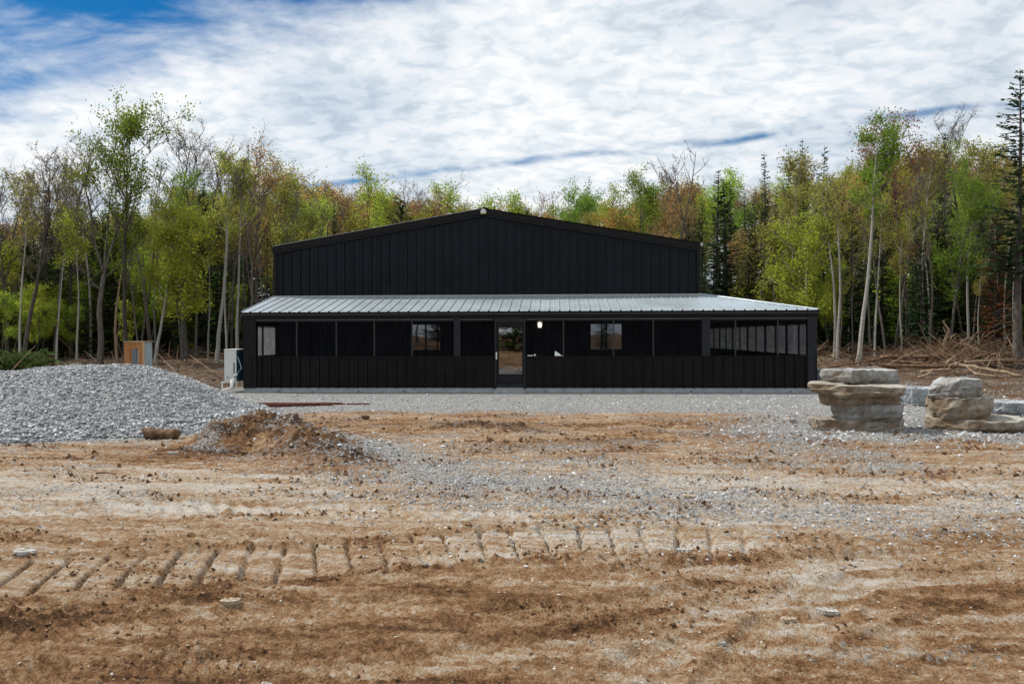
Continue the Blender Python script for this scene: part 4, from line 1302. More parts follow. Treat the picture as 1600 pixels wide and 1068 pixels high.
# ------------------------------------------------------------------ timber: logs, brush, stump
def log(name, pts, r0, r1, mat, label, cat, group=None, k=9, seed=0, knots=2):
    rr = random.Random(seed)
    P = [Vector(p) for p in pts]
    Q = []
    m = 10
    for i in range(m + 1):
        t = i / m * (len(P) - 1)
        a = min(int(t), len(P) - 2)
        q = P[a].lerp(P[a + 1], t - a)
        Q.append(q + Vector((0, rr.uniform(-1, 1) * r0 * 0.35, rr.uniform(-1, 1) * r0 * 0.3)))
    mb = MB().tube(Q, [(r0 + (r1 - r0) * i / m) * rr.uniform(0.9, 1.1) for i in range(m + 1)], k)
    for j in range(knots):
        i = rr.randrange(2, m - 1)
        d = Vector((rr.uniform(-.4, .4), rr.uniform(-.6, .2), rr.uniform(0.3, 1))).normalized() * r0 * rr.uniform(2, 6)
        mb.tube([Q[i], Q[i] + d * 0.5, Q[i] + d], [r0 * .4, r0 * .3, r0 * .15], 5)
    o = mb.build(name, mat, None, True)
    return tag(o, label, cat, group)


def timber():
    c = at_z(252, 686)
    z = max(gh(c.x, c.y), float(pile_height(np.array([c.x]), np.array([c.y]))[0]) - 0.02)
    log('log_chunk', [(c.x - 0.30, c.y - 0.02, z + 0.085), (c.x, c.y, z + 0.095), (c.x + 0.29, c.y + 0.04, z + 0.08)], 0.105, 0.088, M['log_bark'],
        'short brown log chunk lying at the foot of the gravel heap', 'log', None, 10, 5, 0)
    Y = 33.0
    def W(px, py, Y=Y):
        p = at_y(px, py, Y)
        return (p.x, Y, max(p.z, gh(p.x, Y) + 0.05))
    g = 'felled trunks at the right edge of the wood'
    L = [((1380, 571, 33), (1496, 573, 32.2), .085, .075, 'log_bark', 'long straight brown trunk lying level behind the stone stacks'),
         ((1492, 569, 33), (1596, 587, 30.5), .095, .06, 'dead_wood', 'pale peeled trunk sloping down to the right picture edge'),
         ((1508, 566, 34), (1586, 560, 34.5), .07, .04, 'dead_wood', 'thin bent pale limb rising right below the brush heap'),
         ((1296, 573, 33), (1398, 555, 36), .045, .03, 'log_bark', 'thin pole slanting up behind the left stone stack'),
         ((1440, 580, 31.5), (1499, 576, 32.5), .06, .04, 'dead_wood', 'short pale pole in front of the long level trunk'),
         ((1376, 559, 36), (1472, 557, 36), .10, .08, 'log_bark', 'thick brown trunk farthest back at the edge of the wood'),
         ((1436, 589, 30.5), (1456, 581, 31), .05, .045, 'dead_wood', 'stubby pale stick end between the two stone stacks'),
         ((1521, 583, 30.5), (1566, 588, 30), .05, .03, 'dead_wood', 'pale splintered stick above the right stone pile'),
         ((1552, 564, 34), (1640, 566, 34), .06, .05, 'log_bark', 'brown pole running level out of the right picture edge'),
         ((1476, 569, 32.4), (1492, 556, 33), .045, .03, 'dead_wood', 'short pale stub leaning up over the felled trunks'),
         ((1510, 571, 31.5), (1525, 583, 31), .04, .03, 'dead_wood', 'short pale stick slanting down across the peeled trunk'),
         ((1390, 564, 35), (1470, 569, 34), .07, .06, 'log_bark', 'brown trunk lying between the thick trunk and the level trunk')]
    for i, (a, b, r0, r1, m, lab) in enumerate(L):
        A, C = Vector(W(*a)), Vector(W(*b))
        mid = (A + C) / 2 + Vector((0, 0, 0.04 * math.sin(i * 1.7)))
        log('felled_trunk', [A, mid, C], r0, r1, M[m], lab, 'log', g, 9, i, 3)
    # upturned root plate with its dangling roots
    rr = random.Random(4)
    c = at_y(1502, 548, 37.5)
    z0 = gh(c.x, c.y)
    root = empty('uprooted_stump', (c.x, c.y, z0), 0, 'uprooted stump with a tangle of bare roots at the edge of the wood', 'stump')
    mb = MB()
    mb.tube([(-0.2, 0.3, 0.25), (0.1, -0.1, 0.45), (0.25, -0.5, 0.15)], [.26, .22, .16], 9)
    mb.build('stump', M['log_bark'], root, True)
    for k in range(95):
        a = rr.uniform(0, 6.28); e = rr.uniform(-0.1, 1.3); l = rr.uniform(0.4, 1.45)
        p = Vector((rr.uniform(-.75, .75), rr.uniform(-.3, .3), rr.uniform(0.2, 0.95)))
        d = Vector((math.cos(a) * math.cos(e), math.sin(a) * math.cos(e) * 0.6, math.sin(e))) * l
        q = p + d * 0.55 + Vector((rr.uniform(-.12, .12), 0, rr.uniform(-.1, .15)))
        r = rr.uniform(0.012, 0.04)
        MB().tube([p, q, p + d + Vector((0, 0, -0.22 * l))], [r, r * 0.8, r * 0.35], 5).build('root', M['dead_wood'] if k % 3 == 0 else M['log_bark'], root, True)
    A = at_y(1475, 530, 38)
    log('broken_snag', [(A.x - .1, 38, gh(A.x, 38)), (A.x + 0.05, 38, A.z), (A.x + 0.22, 38, A.z + 0.42), (A.x - 0.05, 38, A.z + 0.9)], .10, .05, M['dead_wood'],
        'crooked pale broken snag standing up left of the uprooted stump', 'snag', None, 8, 31, 1)
    # loose brush along the wood's edge
    def brush(name, label, n, rect, seed, dens):
        r = np.random.RandomState(seed)
        mb = MB()
        for i in range(n):
            x = r.uniform(rect[0], rect[1]); y = r.uniform(rect[2], rect[3])
            if not dens(x, y): continue
            z = gh(x, y)
            a = r.uniform(0, 6.28); e = abs(r.randn()) * 0.35; l = r.uniform(0.4, 2.0)
            d = Vector((math.cos(a) * math.cos(e), math.sin(a) * math.cos(e), math.sin(e))) * l
            rad = r.uniform(0.008, 0.028)
            p = Vector((x, y, z + r.uniform(0.0, 0.25) * (3.2 * max(0.1, 1 - abs(x - c.x) / 3.6) if name == 'brush_heap' else 1)))
            mb.tube([p, p + d * 0.5 + Vector((0, 0, r.uniform(-.03, .06))), p + d], [rad, rad * .8, rad * .4], 4, int(r.rand() < 0.3), False)
        o = mb.build(name, [M['log_bark'], M['dead_wood']])
        tag(o, label, 'brushwood', kind='stuff')
    brush('brushwood', 'tangle of bare sticks and slash along the right wood edge', 1500, (11, 34, 30, 50), 5, lambda x, y: y > 31 + 0.25 * abs(x - 20))
    brush('leaf_litter_sticks', 'dead sticks and twigs littering the left wood edge', 800, (-42, -11.5, 27, 52), 6, lambda x, y: y > 29)
    brush('brush_heap', 'dense heap of broken branches around the uprooted stump', 1500, (c.x - 3.4, c.x + 3.6, c.y - 1.8, c.y + 1.8), 8, lambda x, y: True)
    rr = random.Random(12)
    mb = MB()
    for (px, py) in ((455, 690), (470, 705), (480, 688), (440, 698), (330, 735), (1240, 738), (1100, 905), (150, 742), (520, 712), (900, 672), (1010, 700), (300, 668)):
        g_ = at_z(px, py); z = gh(g_.x, g_.y)
        a = rr.uniform(-0.6, 0.6); l = rr.uniform(0.12, 0.38)
        p = Vector((g_.x, g_.y, z + 0.02)); d = Vector((math.cos(a), math.sin(a), rr.uniform(-.05, .3))) * l
        mb.tube([p, p + d * .5 + Vector((0, 0, .02)), p + d], [.012, .010, .006], 5)
    tag(mb.build('yard_twigs', M['log_bark']), 'small dark twigs strewn over the yard earth', 'twigs', kind='stuff')


timber()

# ------------------------------------------------------------------ trees
class Tree:
    def __init__(self, seed):
        self.r = np.random.RandomState(seed)
        self.tv, self.tf, self.tn = [], [], 0        # trunk and limbs
        self.cv, self.cf, self.cm, self.cn = [], [], [], 0   # twigs and leaves
        self.leaves = []

    def tube(self, pts, rad, k, crown=False):
        pts = np.asarray(pts, float); n = len(pts)
        d = np.gradient(pts, axis=0); d /= np.linalg.norm(d, axis=1)[:, None] + 1e-9
        ref = np.where(np.abs(d[:, 2:3]) < 0.9, np.array([[0, 0, 1.0]]), np.array([[1.0, 0, 0]]))
        a = np.cross(d, ref); a /= np.linalg.norm(a, axis=1)[:, None] + 1e-9
        b = np.cross(d, a)
        an = np.arange(k) * 2 * np.pi / k
        V = pts[:, None] + (a[:, None] * np.cos(an)[None, :, None] + b[:, None] * np.sin(an)[None, :, None]) * np.asarray(rad)[:, None, None]
        i = np.arange(n - 1)[:, None] * k; j = np.arange(k)[None]
        Fq = np.stack([i + j, i + (j + 1) % k, i + k + (j + 1) % k, i + k + j], -1).reshape(-1, 4)
        if crown:
            self.cf.append(Fq + self.cn); self.cv.append(V.reshape(-1, 3)); self.cm.append(np.zeros(len(Fq), int)); self.cn += n * k
        else:
            self.tf.append(Fq + self.tn); self.tv.append(V.reshape(-1, 3)); self.tn += n * k

    def path(self, p, d, length, n, wob, up):
        r = self.r
        P = [np.array(p, float)]; d = np.array(d, float); d /= np.linalg.norm(d)
        for i in range(n):
            d = d + r.randn(3) * wob + np.array([0, 0, up])
            d /= np.linalg.norm(d)
            P.append(P[-1] + d * length / n)
        return np.array(P), d

    def add_leaves(self, C, size, stretch=1.0, droop=0.0):
        r = self.r; n = len(C)
        if n == 0: return
        a = r.randn(n, 3); a /= np.linalg.norm(a, axis=1)[:, None]
        t = r.randn(n, 3); b = np.cross(a, t); b /= np.linalg.norm(b, axis=1)[:, None] + 1e-9
        s = size * (0.6 + 0.8 * r.rand(n))[:, None]
        V = np.stack([C - a * s * stretch, C + b * s * 0.62, C + a * s * stretch, C - b * s * 0.62], 1)
        Fq = np.arange(n * 4).reshape(n, 4) + self.cn
        self.cv.append(V.reshape(-1, 3)); self.cf.append(Fq); self.cm.append(np.ones(n, int)); self.cn += n * 4

    def blades(self, A, D, W):                        # flat needle sprays: base A, vector D, half width W
        n = len(A)
        V = np.stack([A, A + D * 0.45 + W, A + D, A + D * 0.45 - W], 1)
        Fq = np.arange(n * 4).reshape(n, 4) + self.cn
        self.cv.append(V.reshape(-1, 3)); self.cf.append(Fq); self.cm.append(np.ones(n, int)); self.cn += n * 4

    def meshes(self, name, bark, twig, leaf):
        t = np_mesh(name + '_trunk', np.concatenate(self.tv), np.concatenate(self.tf), [bark], smooth=True)
        c = np_mesh(name + '_crown', np.concatenate(self.cv), np.concatenate(self.cf), [twig, leaf], np.concatenate(self.cm))
        return t, c


def deciduous(seed, H=15.0, r0=0.2, f0=0.4, crown=3.2, nl=15, leaf_n=6, leaf=0.10, spread=0.8, up=0.10, fork=0, lean=(0, 0), fan=5, tw=5, clump=0.22, wob=0.045):
    T = Tree(seed); r = T.r
    stems = []
    main, d = T.path((0, 0, -0.3), (lean[0], lean[1], 1), H * (f0 + 0.08 if fork else 0.97), 12, wob, 0.03)
    rad = np.linspace(r0, r0 * (0.72 if fork else 0.10), len(main)); rad[0] *= 1.35
    T.tube(main, rad, 8)
    stems.append((main, rad, f0 if not fork else 0.8))
    for k in range(fork):
        a = 6.283 * k / fork + r.rand() * 1.2
        p, _ = T.path(main[-1], (math.cos(a) * 0.5 * spread, math.sin(a) * 0.5 * spread, 1), H * (0.97 - f0 - 0.08) * r.uniform(0.85, 1.0), 9, 0.07, 0.06)
        rr = np.linspace(r0 * 0.52, r0 * 0.06, len(p)); T.tube(p, rr, 6); stems.append((p, rr, 0.1))
    pts_l = []
    total = sum(len(s[0]) * (1 - s[2]) for s in stems)
    for P, R, st in stems:
        m = max(2, int(nl * len(P) * (1 - st) / total))
        for i in range(m):
            t = st + (1 - st) * (i + r.rand()) / m
            t = min(t, 0.985); x = t * (len(P) - 1); i0 = int(x); p = P[i0] + (P[i0 + 1] - P[i0]) * (x - i0)
            rr = R[i0] * 0.6
            rel = (p[2] / H - f0) / (1 - f0 + 1e-6)
            ln = crown * (0.45 + 0.75 * math.sin(math.pi * min(1, max(0.05, 0.15 + 0.80 * rel)))) * r.uniform(0.65, 1.15)
            a = r.rand() * 6.283
            el = r.uniform(0.35, 0.95)
            limb, dd = T.path(p, (math.cos(a) * math.cos(el) * spread, math.sin(a) * math.cos(el) * spread, math.sin(el)), ln, 6, 0.10, up)
            T.tube(limb, np.linspace(max(rr, 0.02), 0.012, 7), 5)
            for j in range(fan):
                tt = r.uniform(0.25, 1.0); y = tt * 6; j0 = min(int(y), 5); q = limb[j0] + (limb[j0 + 1] - limb[j0]) * (y - j0)
                d2 = dd + r.randn(3) * 0.75
                br, d3 = T.path(q, d2, ln * r.uniform(0.28, 0.55), 4, 0.12, up * 0.8)
                T.tube(br, np.linspace(0.020, 0.007, 5), 3, True)
                for k in range(tw):
                    z = r.uniform(0.2, 1.0) * 4; k0 = min(int(z), 3); w = br[k0] + (br[k0 + 1] - br[k0]) * (z - k0)
                    tg, _ = T.path(w, d3 + r.randn(3) * 0.7, ln * r.uniform(0.12, 0.26), 2, 0.1, 0.05)
                    T.tube(tg, [0.010, 0.007, 0.004], 3, True)
                    if leaf_n:
                        pts_l.append(tg[r.randint(1, 3, leaf_n)] + r.randn(leaf_n, 3) * clump)
    if pts_l:
        T.add_leaves(np.concatenate(pts_l), leaf)
    return T


def conifer(seed, H=15.0, R=2.0, r0=0.17, start=0.08, dens=1.0, droop=-0.25, bare=0.0, pw=0.9, nb=7, full=1.0):
    T = Tree(seed); r = T.r
    main, _ = T.path((0, 0, -0.3), (0, 0, 1), H, 12, 0.008, 0.05)
    T.tube(main, np.linspace(r0, 0.012, 13), 8)
    h = H * start
    A, D, W = [], [], []
    while h < H * 0.99:
        f = h / H
        L0 = R * ((1 - f) ** pw) * (0.5 + 0.5 * min(1, (f - start + 0.06) / 0.12)) + 0.10
        n = max(4, int(nb * (0.55 + 0.6 * (1 - f))))
        for k in range(n):
            a = r.rand() * 6.283; L = L0 * r.uniform(0.6, 1.18)
            sl = droop * (1.1 - f) + 0.5 * f + r.randn() * 0.12
            x = f * 12; i0 = min(int(x), 11); p = main[i0] + (main[i0 + 1] - main[i0]) * (x - i0)
            dv = np.array([math.cos(a), math.sin(a), sl]); dv /= np.linalg.norm(dv)
            side = np.array([-math.sin(a), math.cos(a), 0])
            m = max(4, int((L * 15 + 2) * full))
            ends = p + dv * L
            T.tube([p, p + dv * L * 0.6, ends + np.array([0, 0, 0.06 * L])], [0.02 + 0.008 * L, 0.014, 0.005], 3, True)
            for j in range(m):
                t = r.uniform(0.12, 1.0)
                q = p + dv * L * t + np.array([0, 0, 0.05 * L * t * t])
                s = r.choice([-1, 1]) * r.uniform(0.25, 1.0)
                v = dv * r.uniform(0.5, 1.0) + side * s + np.array([0, 0, r.uniform(-0.45, 0.15)])
                v *= r.uniform(0.16, 0.36) * (0.6 + 0.25 * L0 * (1.15 - t))
                A.append(q); D.append(v)
                ww = np.cross(v, np.array([0.3 * r.randn(), 0.3 * r.randn(), 1])); ww /= np.linalg.norm(ww) + 1e-9
                W.append(ww * np.linalg.norm(v) * 0.27)
        h += H * 0.0155 / dens * r.uniform(0.8, 1.2)
    if bare:
        for k in range(26):
            z = r.uniform(H * 0.06, H * start); a = r.rand() * 6.283; L = r.uniform(0.4, 1.2)
            x = z / H * 12; i0 = int(x); p = main[i0]
            p = np.array([p[0], p[1], z])
            T.tube([p, p + np.array([math.cos(a), math.sin(a), -0.1]) * L * 0.6, p + np.array([math.cos(a), math.sin(a), -0.35]) * L], [0.02, 0.012, 0.006], 3)
    T.blades(np.array(A), np.array(D), np.array(W))
    return T


PROTO = {}


def proto(key, T, bark, twig, leaf, H):
    t, c = T.meshes(key, M[bark], M[twig], M[leaf])
    zs = np.concatenate(T.cv + T.tv)[:, 2]
    PROTO[key] = (t, c, float(np.percentile(zs, 99.7)))


proto('leafy_a', deciduous(1, 15, 0.19, 0.42, 3.3, 17, 14, 0.082, fan=6, tw=6, clump=0.26), 'bark_grey', 'bark_twig', 'leaf_green', 15)
proto('leafy_b', deciduous(2, 15, 0.17, 0.34, 2.9, 18, 14, 0.082, up=0.14, fan=6, tw=6, clump=0.26), 'bark_grey', 'bark_twig', 'leaf_lime', 15)
proto('leafy_c', deciduous(3, 14, 0.16, 0.28, 3.0, 21, 14, 0.082, fork=2, fan=6, tw=6, clump=0.26), 'bark_grey', 'bark_twig', 'leaf_olive', 14)
proto('sparse_a', deciduous(4, 16, 0.18, 0.42, 2.7, 19, 5, 0.075, up=0.17, clump=0.30, tw=7, fan=6), 'bark_grey', 'bark_twig', 'leaf_olive', 16)
proto('sparse_b', deciduous(5, 16, 0.17, 0.38, 2.6, 19, 5, 0.075, up=0.15, clump=0.30, fork=2, tw=7, fan=6), 'bark_grey', 'bark_twig', 'leaf_rust', 16)
proto('bare_a', deciduous(6, 16, 0.20, 0.34, 3.0, 22, 1, 0.045, up=0.16, fork=3, fan=7, tw=8, clump=0.1), 'bark_grey', 'bark_twig', 'leaf_bud', 16)
proto('bare_b', deciduous(7, 16, 0.17, 0.40, 2.6, 19, 1, 0.045, up=0.20, fan=7, tw=8, clump=0.1), 'bark_grey', 'bark_twig', 'leaf_bud', 16)
proto('aspen', deciduous(8, 15, 0.17, 0.66, 1.9, 13, 12, 0.075, lean=(0.05, 0), up=0.12, wob=0.03, fan=6), 'bark_pale', 'bark_twig', 'leaf_green', 15)
proto('pole_tree', deciduous(9, 15, 0.12, 0.66, 1.5, 10, 6, 0.085, up=0.16, wob=0.03), 'bark_pale', 'bark_twig', 'leaf_olive', 15)
proto('spruce_a', conifer(10, 16, 2.1, 0.19, 0.06), 'bark_dark', 'bark_dark', 'needle', 16)
proto('spruce_b', conifer(11, 16, 1.45, 0.15, 0.08, pw=0.8), 'bark_dark', 'bark_dark', 'needle', 16)
proto('spruce_tall', conifer(12, 17, 2.5, 0.21, 0.32, bare=1, pw=0.7, dens=1.15), 'bark_grey', 'bark_dark', 'needle', 17)
proto('cedar', conifer(13, 10, 2.1, 0.16, 0.06, droop=-0.12, pw=0.65, nb=8, full=1.1), 'bark_dark', 'bark_dark', 'needle_cedar', 10)
proto('hemlock', conifer(14, 12, 2.4, 0.15, 0.12, droop=-0.18, pw=0.75, nb=7, bare=1), 'bark_dark', 'bark_dark', 'needle', 12)
proto('sapling', deciduous(15, 6, 0.05, 0.22, 1.5, 13, 6, 0.085, up=0.05, fan=5, tw=5, clump=0.18), 'bark_grey', 'bark_twig', 'leaf_lime', 6)
proto('layered', deciduous(16, 9, 0.10, 0.38, 2.5, 17, 13, 0.08, up=-0.01, spread=1.1, clump=0.20, fan=6), 'bark_grey', 'bark_twig', 'leaf_lime', 9)
proto('snag', deciduous(17, 14, 0.15, 0.55, 1.7, 10, 0, 0.0, up=0.16, fan=2, tw=2, wob=0.05), 'dead_wood', 'bark_twig', 'leaf_bud', 14)
proto('thin_bare', deciduous(18, 14, 0.09, 0.5, 1.6, 11, 1, 0.05, up=0.2, fan=4, tw=5, clump=0.1), 'bark_twig', 'bark_twig', 'leaf_bud', 14)
proto('dense_a', deciduous(19, 14, 0.17, 0.22, 3.4, 24, 8, 0.135, fan=6, tw=6, clump=0.34), 'bark_grey', 'bark_twig', 'leaf_lime', 14)
proto('dense_b', deciduous(20, 14, 0.16, 0.24, 3.0, 24, 8, 0.125, fork=2, fan=6, tw=6, clump=0.34, up=0.16), 'bark_grey', 'bark_twig', 'leaf_orange', 14)

KIND_NAME = {'leafy_a': 'leafy_tree', 'leafy_b': 'leafy_tree', 'leafy_c': 'leafy_tree', 'sparse_a': 'budding_tree', 'sparse_b': 'budding_tree',
             'bare_a': 'bare_tree', 'bare_b': 'bare_tree', 'aspen': 'aspen_tree', 'pole_tree': 'slender_tree', 'spruce_a': 'spruce_tree', 'spruce_b': 'spruce_tree',
             'spruce_tall': 'spruce_tree', 'cedar': 'cedar_tree', 'hemlock': 'hemlock_tree', 'sapling': 'sapling', 'layered': 'young_maple', 'snag': 'dead_tree', 'dense_a': 'leafy_tree', 'dense_b': 'budding_tree', 'thin_bare': 'slender_tree'}
trng = random.Random(21)


def plant(kind, x, y, h, label, group=None, leaf=None, bark=None, rz=None, wide=1.0, lean=(0, 0)):
    t, c, H = PROTO[kind]
    s = h / H
    o = empty(KIND_NAME[kind], (x, y, gh(x, y) - 0.05), trng.uniform(0, 6.283) if rz is None else rz, label, 'tree', group)
    o.scale = (s * wide, s * wide, s)
    o.rotation_euler = (lean[1], lean[0], o.rotation_euler[2])
    for nm, me in (('trunk', t), ('crown', c)):
        p = bpy.data.objects.new(nm, me)
        link(p, o)
        if nm == 'crown' and leaf:
            p.material_slots[1].link = 'OBJECT'; p.material_slots[1].material = M[leaf]
        if nm == 'trunk' and bark:
            p.material_slots[0].link = 'OBJECT'; p.material_slots[0].material = M[bark]
    return o


def spot(px, Y, ptop):
    p = at_y(px, 540, Y)
    return p.x, Y, at_y(px, ptop, Y).z - gh(p.x, Y)


def tree_at(kind, px, Y, ptop, label, **k):
    x, y, h = spot(px, Y, ptop)
    return plant(kind, x, y, h, label, **k)


# trees one can single out
tree_at('bare_b', 36, 40, 225, 'bare grey tree with forked top at the left picture edge', wide=1.15)
tree_at('spruce_b', 72, 43, 290, 'dark spruce between the two leftmost bare trees')
tree_at('pole_tree', 88, 41, 330, 'slender leaning trunk just right of the leftmost bare tree', leaf='leaf_lime', lean=(-0.03, 0))
tree_at('pole_tree', 120, 41, 320, 'slender pale trunk left of the big bare maple', leaf='leaf_lime')
tree_at('bare_a', 157, 39, 188, 'big bare spreading maple with thick grey trunk at the left', wide=1.05)
tree_at('leafy_a', 197, 39.5, 152, 'tallest green-leafed tree rising above the left wood', leaf='leaf_green', wide=0.85)
tree_at('snag', 184, 40.5, 340, 'bleached dead limb-like trunk beside the tallest green tree')
tree_at('thin_bare', 217, 40, 300, 'slender grey trunk right behind the plywood cabinet')
tree_at('bare_b', 292, 43, 168, 'bare fine-twigged tree right of the tallest green tree', wide=1.2)
tree_at('leafy_b', 243, 38.5, 290, 'pale leaning trunk with yellow-green crown right of the plywood cabinet', bark='bark_pale', lean=(0.07, 0))
tree_at('layered', 285, 40, 340, 'low spreading yellow-green tree over the left wood edge', wide=1.1)
tree_at('pole_tree', 306, 42, 265, 'slender dark trunk midway between cabinet and building', bark='bark_grey', leaf='leaf_green')
tree_at('aspen', 338, 40, 238, 'straight pale aspen leaning right, left of the heat pump', lean=(0.045, 0), leaf='leaf_olive', rz=0.3)
tree_at('pole_tree', 371, 41.5, 245, 'pale slender trunk directly behind the heat pump', lean=(0.012, 0), leaf='leaf_olive')
tree_at('sparse_a', 402, 44, 218, 'tall budding tree at the left end of the gable', leaf='leaf_orange', wide=1.1)
tree_at('leafy_c', 452, 53, 262, 'olive leafing tree above the left slope of the gable', leaf='leaf_olive')
tree_at('leafy_c', 590, 58, 272, 'round green tree above the middle of the left roof slope', leaf='leaf_lime')
tree_at('bare_a', 648, 62, 266, 'bare reddish twiggy tree left of the ridge', wide=1.0)
tree_at('sparse_b', 688, 60, 290, 'red-budding maple just left of the ridge', leaf='leaf_rust', wide=1.2)
tree_at('leafy_c', 757, 60, 284, 'rounded yellow-green tree right above the roof ridge', leaf='leaf_lime', wide=1.1)
tree_at('sparse_b', 828, 66, 302, 'red-budding maple just right of the ridge', leaf='leaf_rust', wide=1.1)
tree_at('leafy_a', 884, 64, 284, 'green round-topped tree right of the ridge', leaf='leaf_green', wide=0.9)
tree_at('spruce_b', 919, 72, 276, 'thin dark spruce spire above the right roof slope', wide=0.6)
tree_at('leafy_a', 992, 62, 257, 'green crown above the right roof slope near the bare snags', leaf='leaf_green', wide=0.8)
tree_at('bare_b', 1028, 66, 238, 'bare grey tree left of the twin snags')
tree_at('snag', 1058, 56, 220, 'left and taller of the two dead snags above the right roof slope', bark='bark_grey')
tree_at('snag', 1082, 56.5, 236, 'right and shorter of the two dead snags above the right roof slope', bark='bark_grey')
tree_at('spruce_a', 1118, 48, 268, 'left of the paired dark spruces at the right end of the gable', wide=1.45)
tree_at('spruce_a', 1137, 49.5, 280, 'right of the paired dark spruces at the right end of the gable', wide=1.5)
tree_at('hemlock', 1168, 46, 330, 'drooping conifer over the porch roof right of the paired spruces', leaf='needle_cedar', wide=1.1)
tree_at('leafy_b', 1165, 84, 262, 'bright yellow-green distant crown on the hill', leaf='leaf_lime', wide=1.3)
tree_at('spruce_b', 1197, 66, 243, 'small distant spruce spire left of the tall narrow spruce')
tree_at('spruce_b', 1258, 52, 220, 'tall narrow spruce spire behind the side porch', wide=0.85)
tree_at('spruce_b', 1283, 56, 232, 'shorter spruce spire right beside the tall narrow spruce')
tree_at('layered', 1268, 42, 335, 'yellow-green young maple with twin pale stems behind the side porch', wide=1.05, bark='bark_pale')
tree_at('layered', 1215, 45, 345, 'pale green understorey tree over the side porch roof', leaf='leaf_olive')
tree_at('aspen', 1341, 38, 185, 'tall white-trunked aspen leaning right of the building', leaf='leaf_green', lean=(0.055, 0), rz=0.0)
tree_at('pole_tree', 1367, 40, 300, 'straight pale trunk just right of the white aspen', leaf='leaf_olive')
tree_at('thin_bare', 1386, 39, 290, 'slanting grey trunk right of the white aspen', bark='bark_grey', lean=(0.05, 0))
tree_at('sparse_b', 1418, 46, 160, 'tallest reddish budding tree on the right skyline', leaf='leaf_rust', wide=0.9)
tree_at('pole_tree', 1409, 41, 350, 'slender pale trunk left of the brush heap')
tree_at('spruce_b', 1474, 54, 212, 'dark spruce left of the bare tree on the right skyline')
tree_at('bare_b', 1506, 56, 172, 'bare branching tree on the right skyline near the big spruce')
tree_at('leafy_b', 1484, 42, 250, 'bright green leafy tree above the brush heap', leaf='leaf_green', wide=0.9)
tree_at('spruce_tall', 1590, 35, 112, 'huge dark spruce with bare lower trunk at the right picture edge', wide=1.25)
tree_at('hemlock', 1556, 41, 330, 'reddish dead conifer left of the huge spruce', leaf='needle_dead', wide=0.8)
tree_at('hemlock', 1440, 43, 360, 'dark low conifer behind the brush heap')
tree_at('pole_tree', 1530, 41, 400, 'slender pale trunk right of the uprooted stump', leaf='leaf_olive')
tree_at('thin_bare', 1310, 41, 400, 'slim bare stem between side porch and white aspen')

tree_at('bare_a', 12, 44, 250, 'bare twiggy tree cut by the left picture edge')
tree_at('bare_a', 62, 46, 262, 'bare spreading tree behind the leftmost dark spruce')
tree_at('bare_b', 112, 44, 222, 'bare upright tree left behind the big bare maple', wide=1.1)
tree_at('bare_b', 138, 48, 240, 'thin-crowned bare tree just behind the big bare maple')
tree_at('bare_a', 322, 47, 200, 'bare wide-crowned tree above the slender trunks left of the gable')
tree_at('bare_b', 366, 50, 222, 'bare tall tree behind the pale aspen left of the gable', wide=1.1)
tree_at('sparse_a', 425, 52, 235, 'sparse olive tree touching the left gable corner', leaf='leaf_olive')
tree_at('bare_a', 512, 60, 268, 'bare fine-twigged tree above the left end of the roof')
tree_at('bare_b', 1445, 50, 205, 'bare reddish-grey tree between the two tallest right crowns')

# the crowd behind them
SKY = [(-400, 340), (0, 345), (60, 340), (130, 335), (230, 300), (330, 285), (372, 285), (470, 280), (560, 290), (640, 300), (720, 312), (800, 316), (880, 306), (960, 294), (1030, 284), (1100, 284),
       (1200, 268), (1300, 252), (1400, 225), (1500, 235), (1600, 230), (2000, 230)]
sx_, sy_ = [a for a, b in SKY], [b for a, b in SKY]
LOOK = {'leafy_lime': 'yellow-green leafing tree', 'leafy_green': 'fresh green leafing tree', 'olive': 'olive leafing tree', 'rust': 'rust-red budding maple',
        'orange': 'orange-tan budding tree', 'bare': 'bare grey tree', 'spruce': 'dark pointed spruce', 'cedar': 'bushy dark cedar', 'hemlock': 'dark spreading hemlock',
        'pole': 'slender pale-trunked tree', 'thin': 'slim bare grey stem', 'sapling': 'small yellow-green sapling'}


def where(px, Y):
    side = ('at the far left of the wood' if px < 130 else 'left of the plywood cabinet' if px < 200 else 'between the plywood cabinet and the heat pump' if px < 350 else
            'just left of the gable' if px < 432 else 'above the left roof slope' if px < 755 else 'above the right roof slope' if px < 1100 else 'above the side porch roof' if px < 1280 else
            'around the white aspen' if px < 1420 else 'behind the brush heap' if px < 1540 else 'by the huge spruce at the right edge')
    rank = 'front rank' if Y < 51 else 'middle rank' if Y < 80 else 'hillside rank'
    return side, rank


CHO = {'leafy_lime': (['leafy_b', 'leafy_c', 'dense_a'], 'leaf_lime'), 'leafy_green': (['leafy_a', 'leafy_b'], 'leaf_green'), 'olive': (['leafy_c', 'sparse_a', 'dense_a'], 'leaf_olive'),
       'rust': (['sparse_b', 'dense_b'], 'leaf_rust'), 'orange': (['sparse_a', 'dense_b', 'leafy_c'], 'leaf_orange'), 'bare': (['bare_a', 'bare_b'], None), 'spruce': (['spruce_a', 'spruce_b'], None),
       'cedar': (['cedar'], None), 'hemlock': (['hemlock'], None), 'pole': (['pole_tree'], 'leaf_olive'), 'thin': (['thin_bare'], None), 'sapling': (['sapling', 'layered'], 'leaf_lime')}


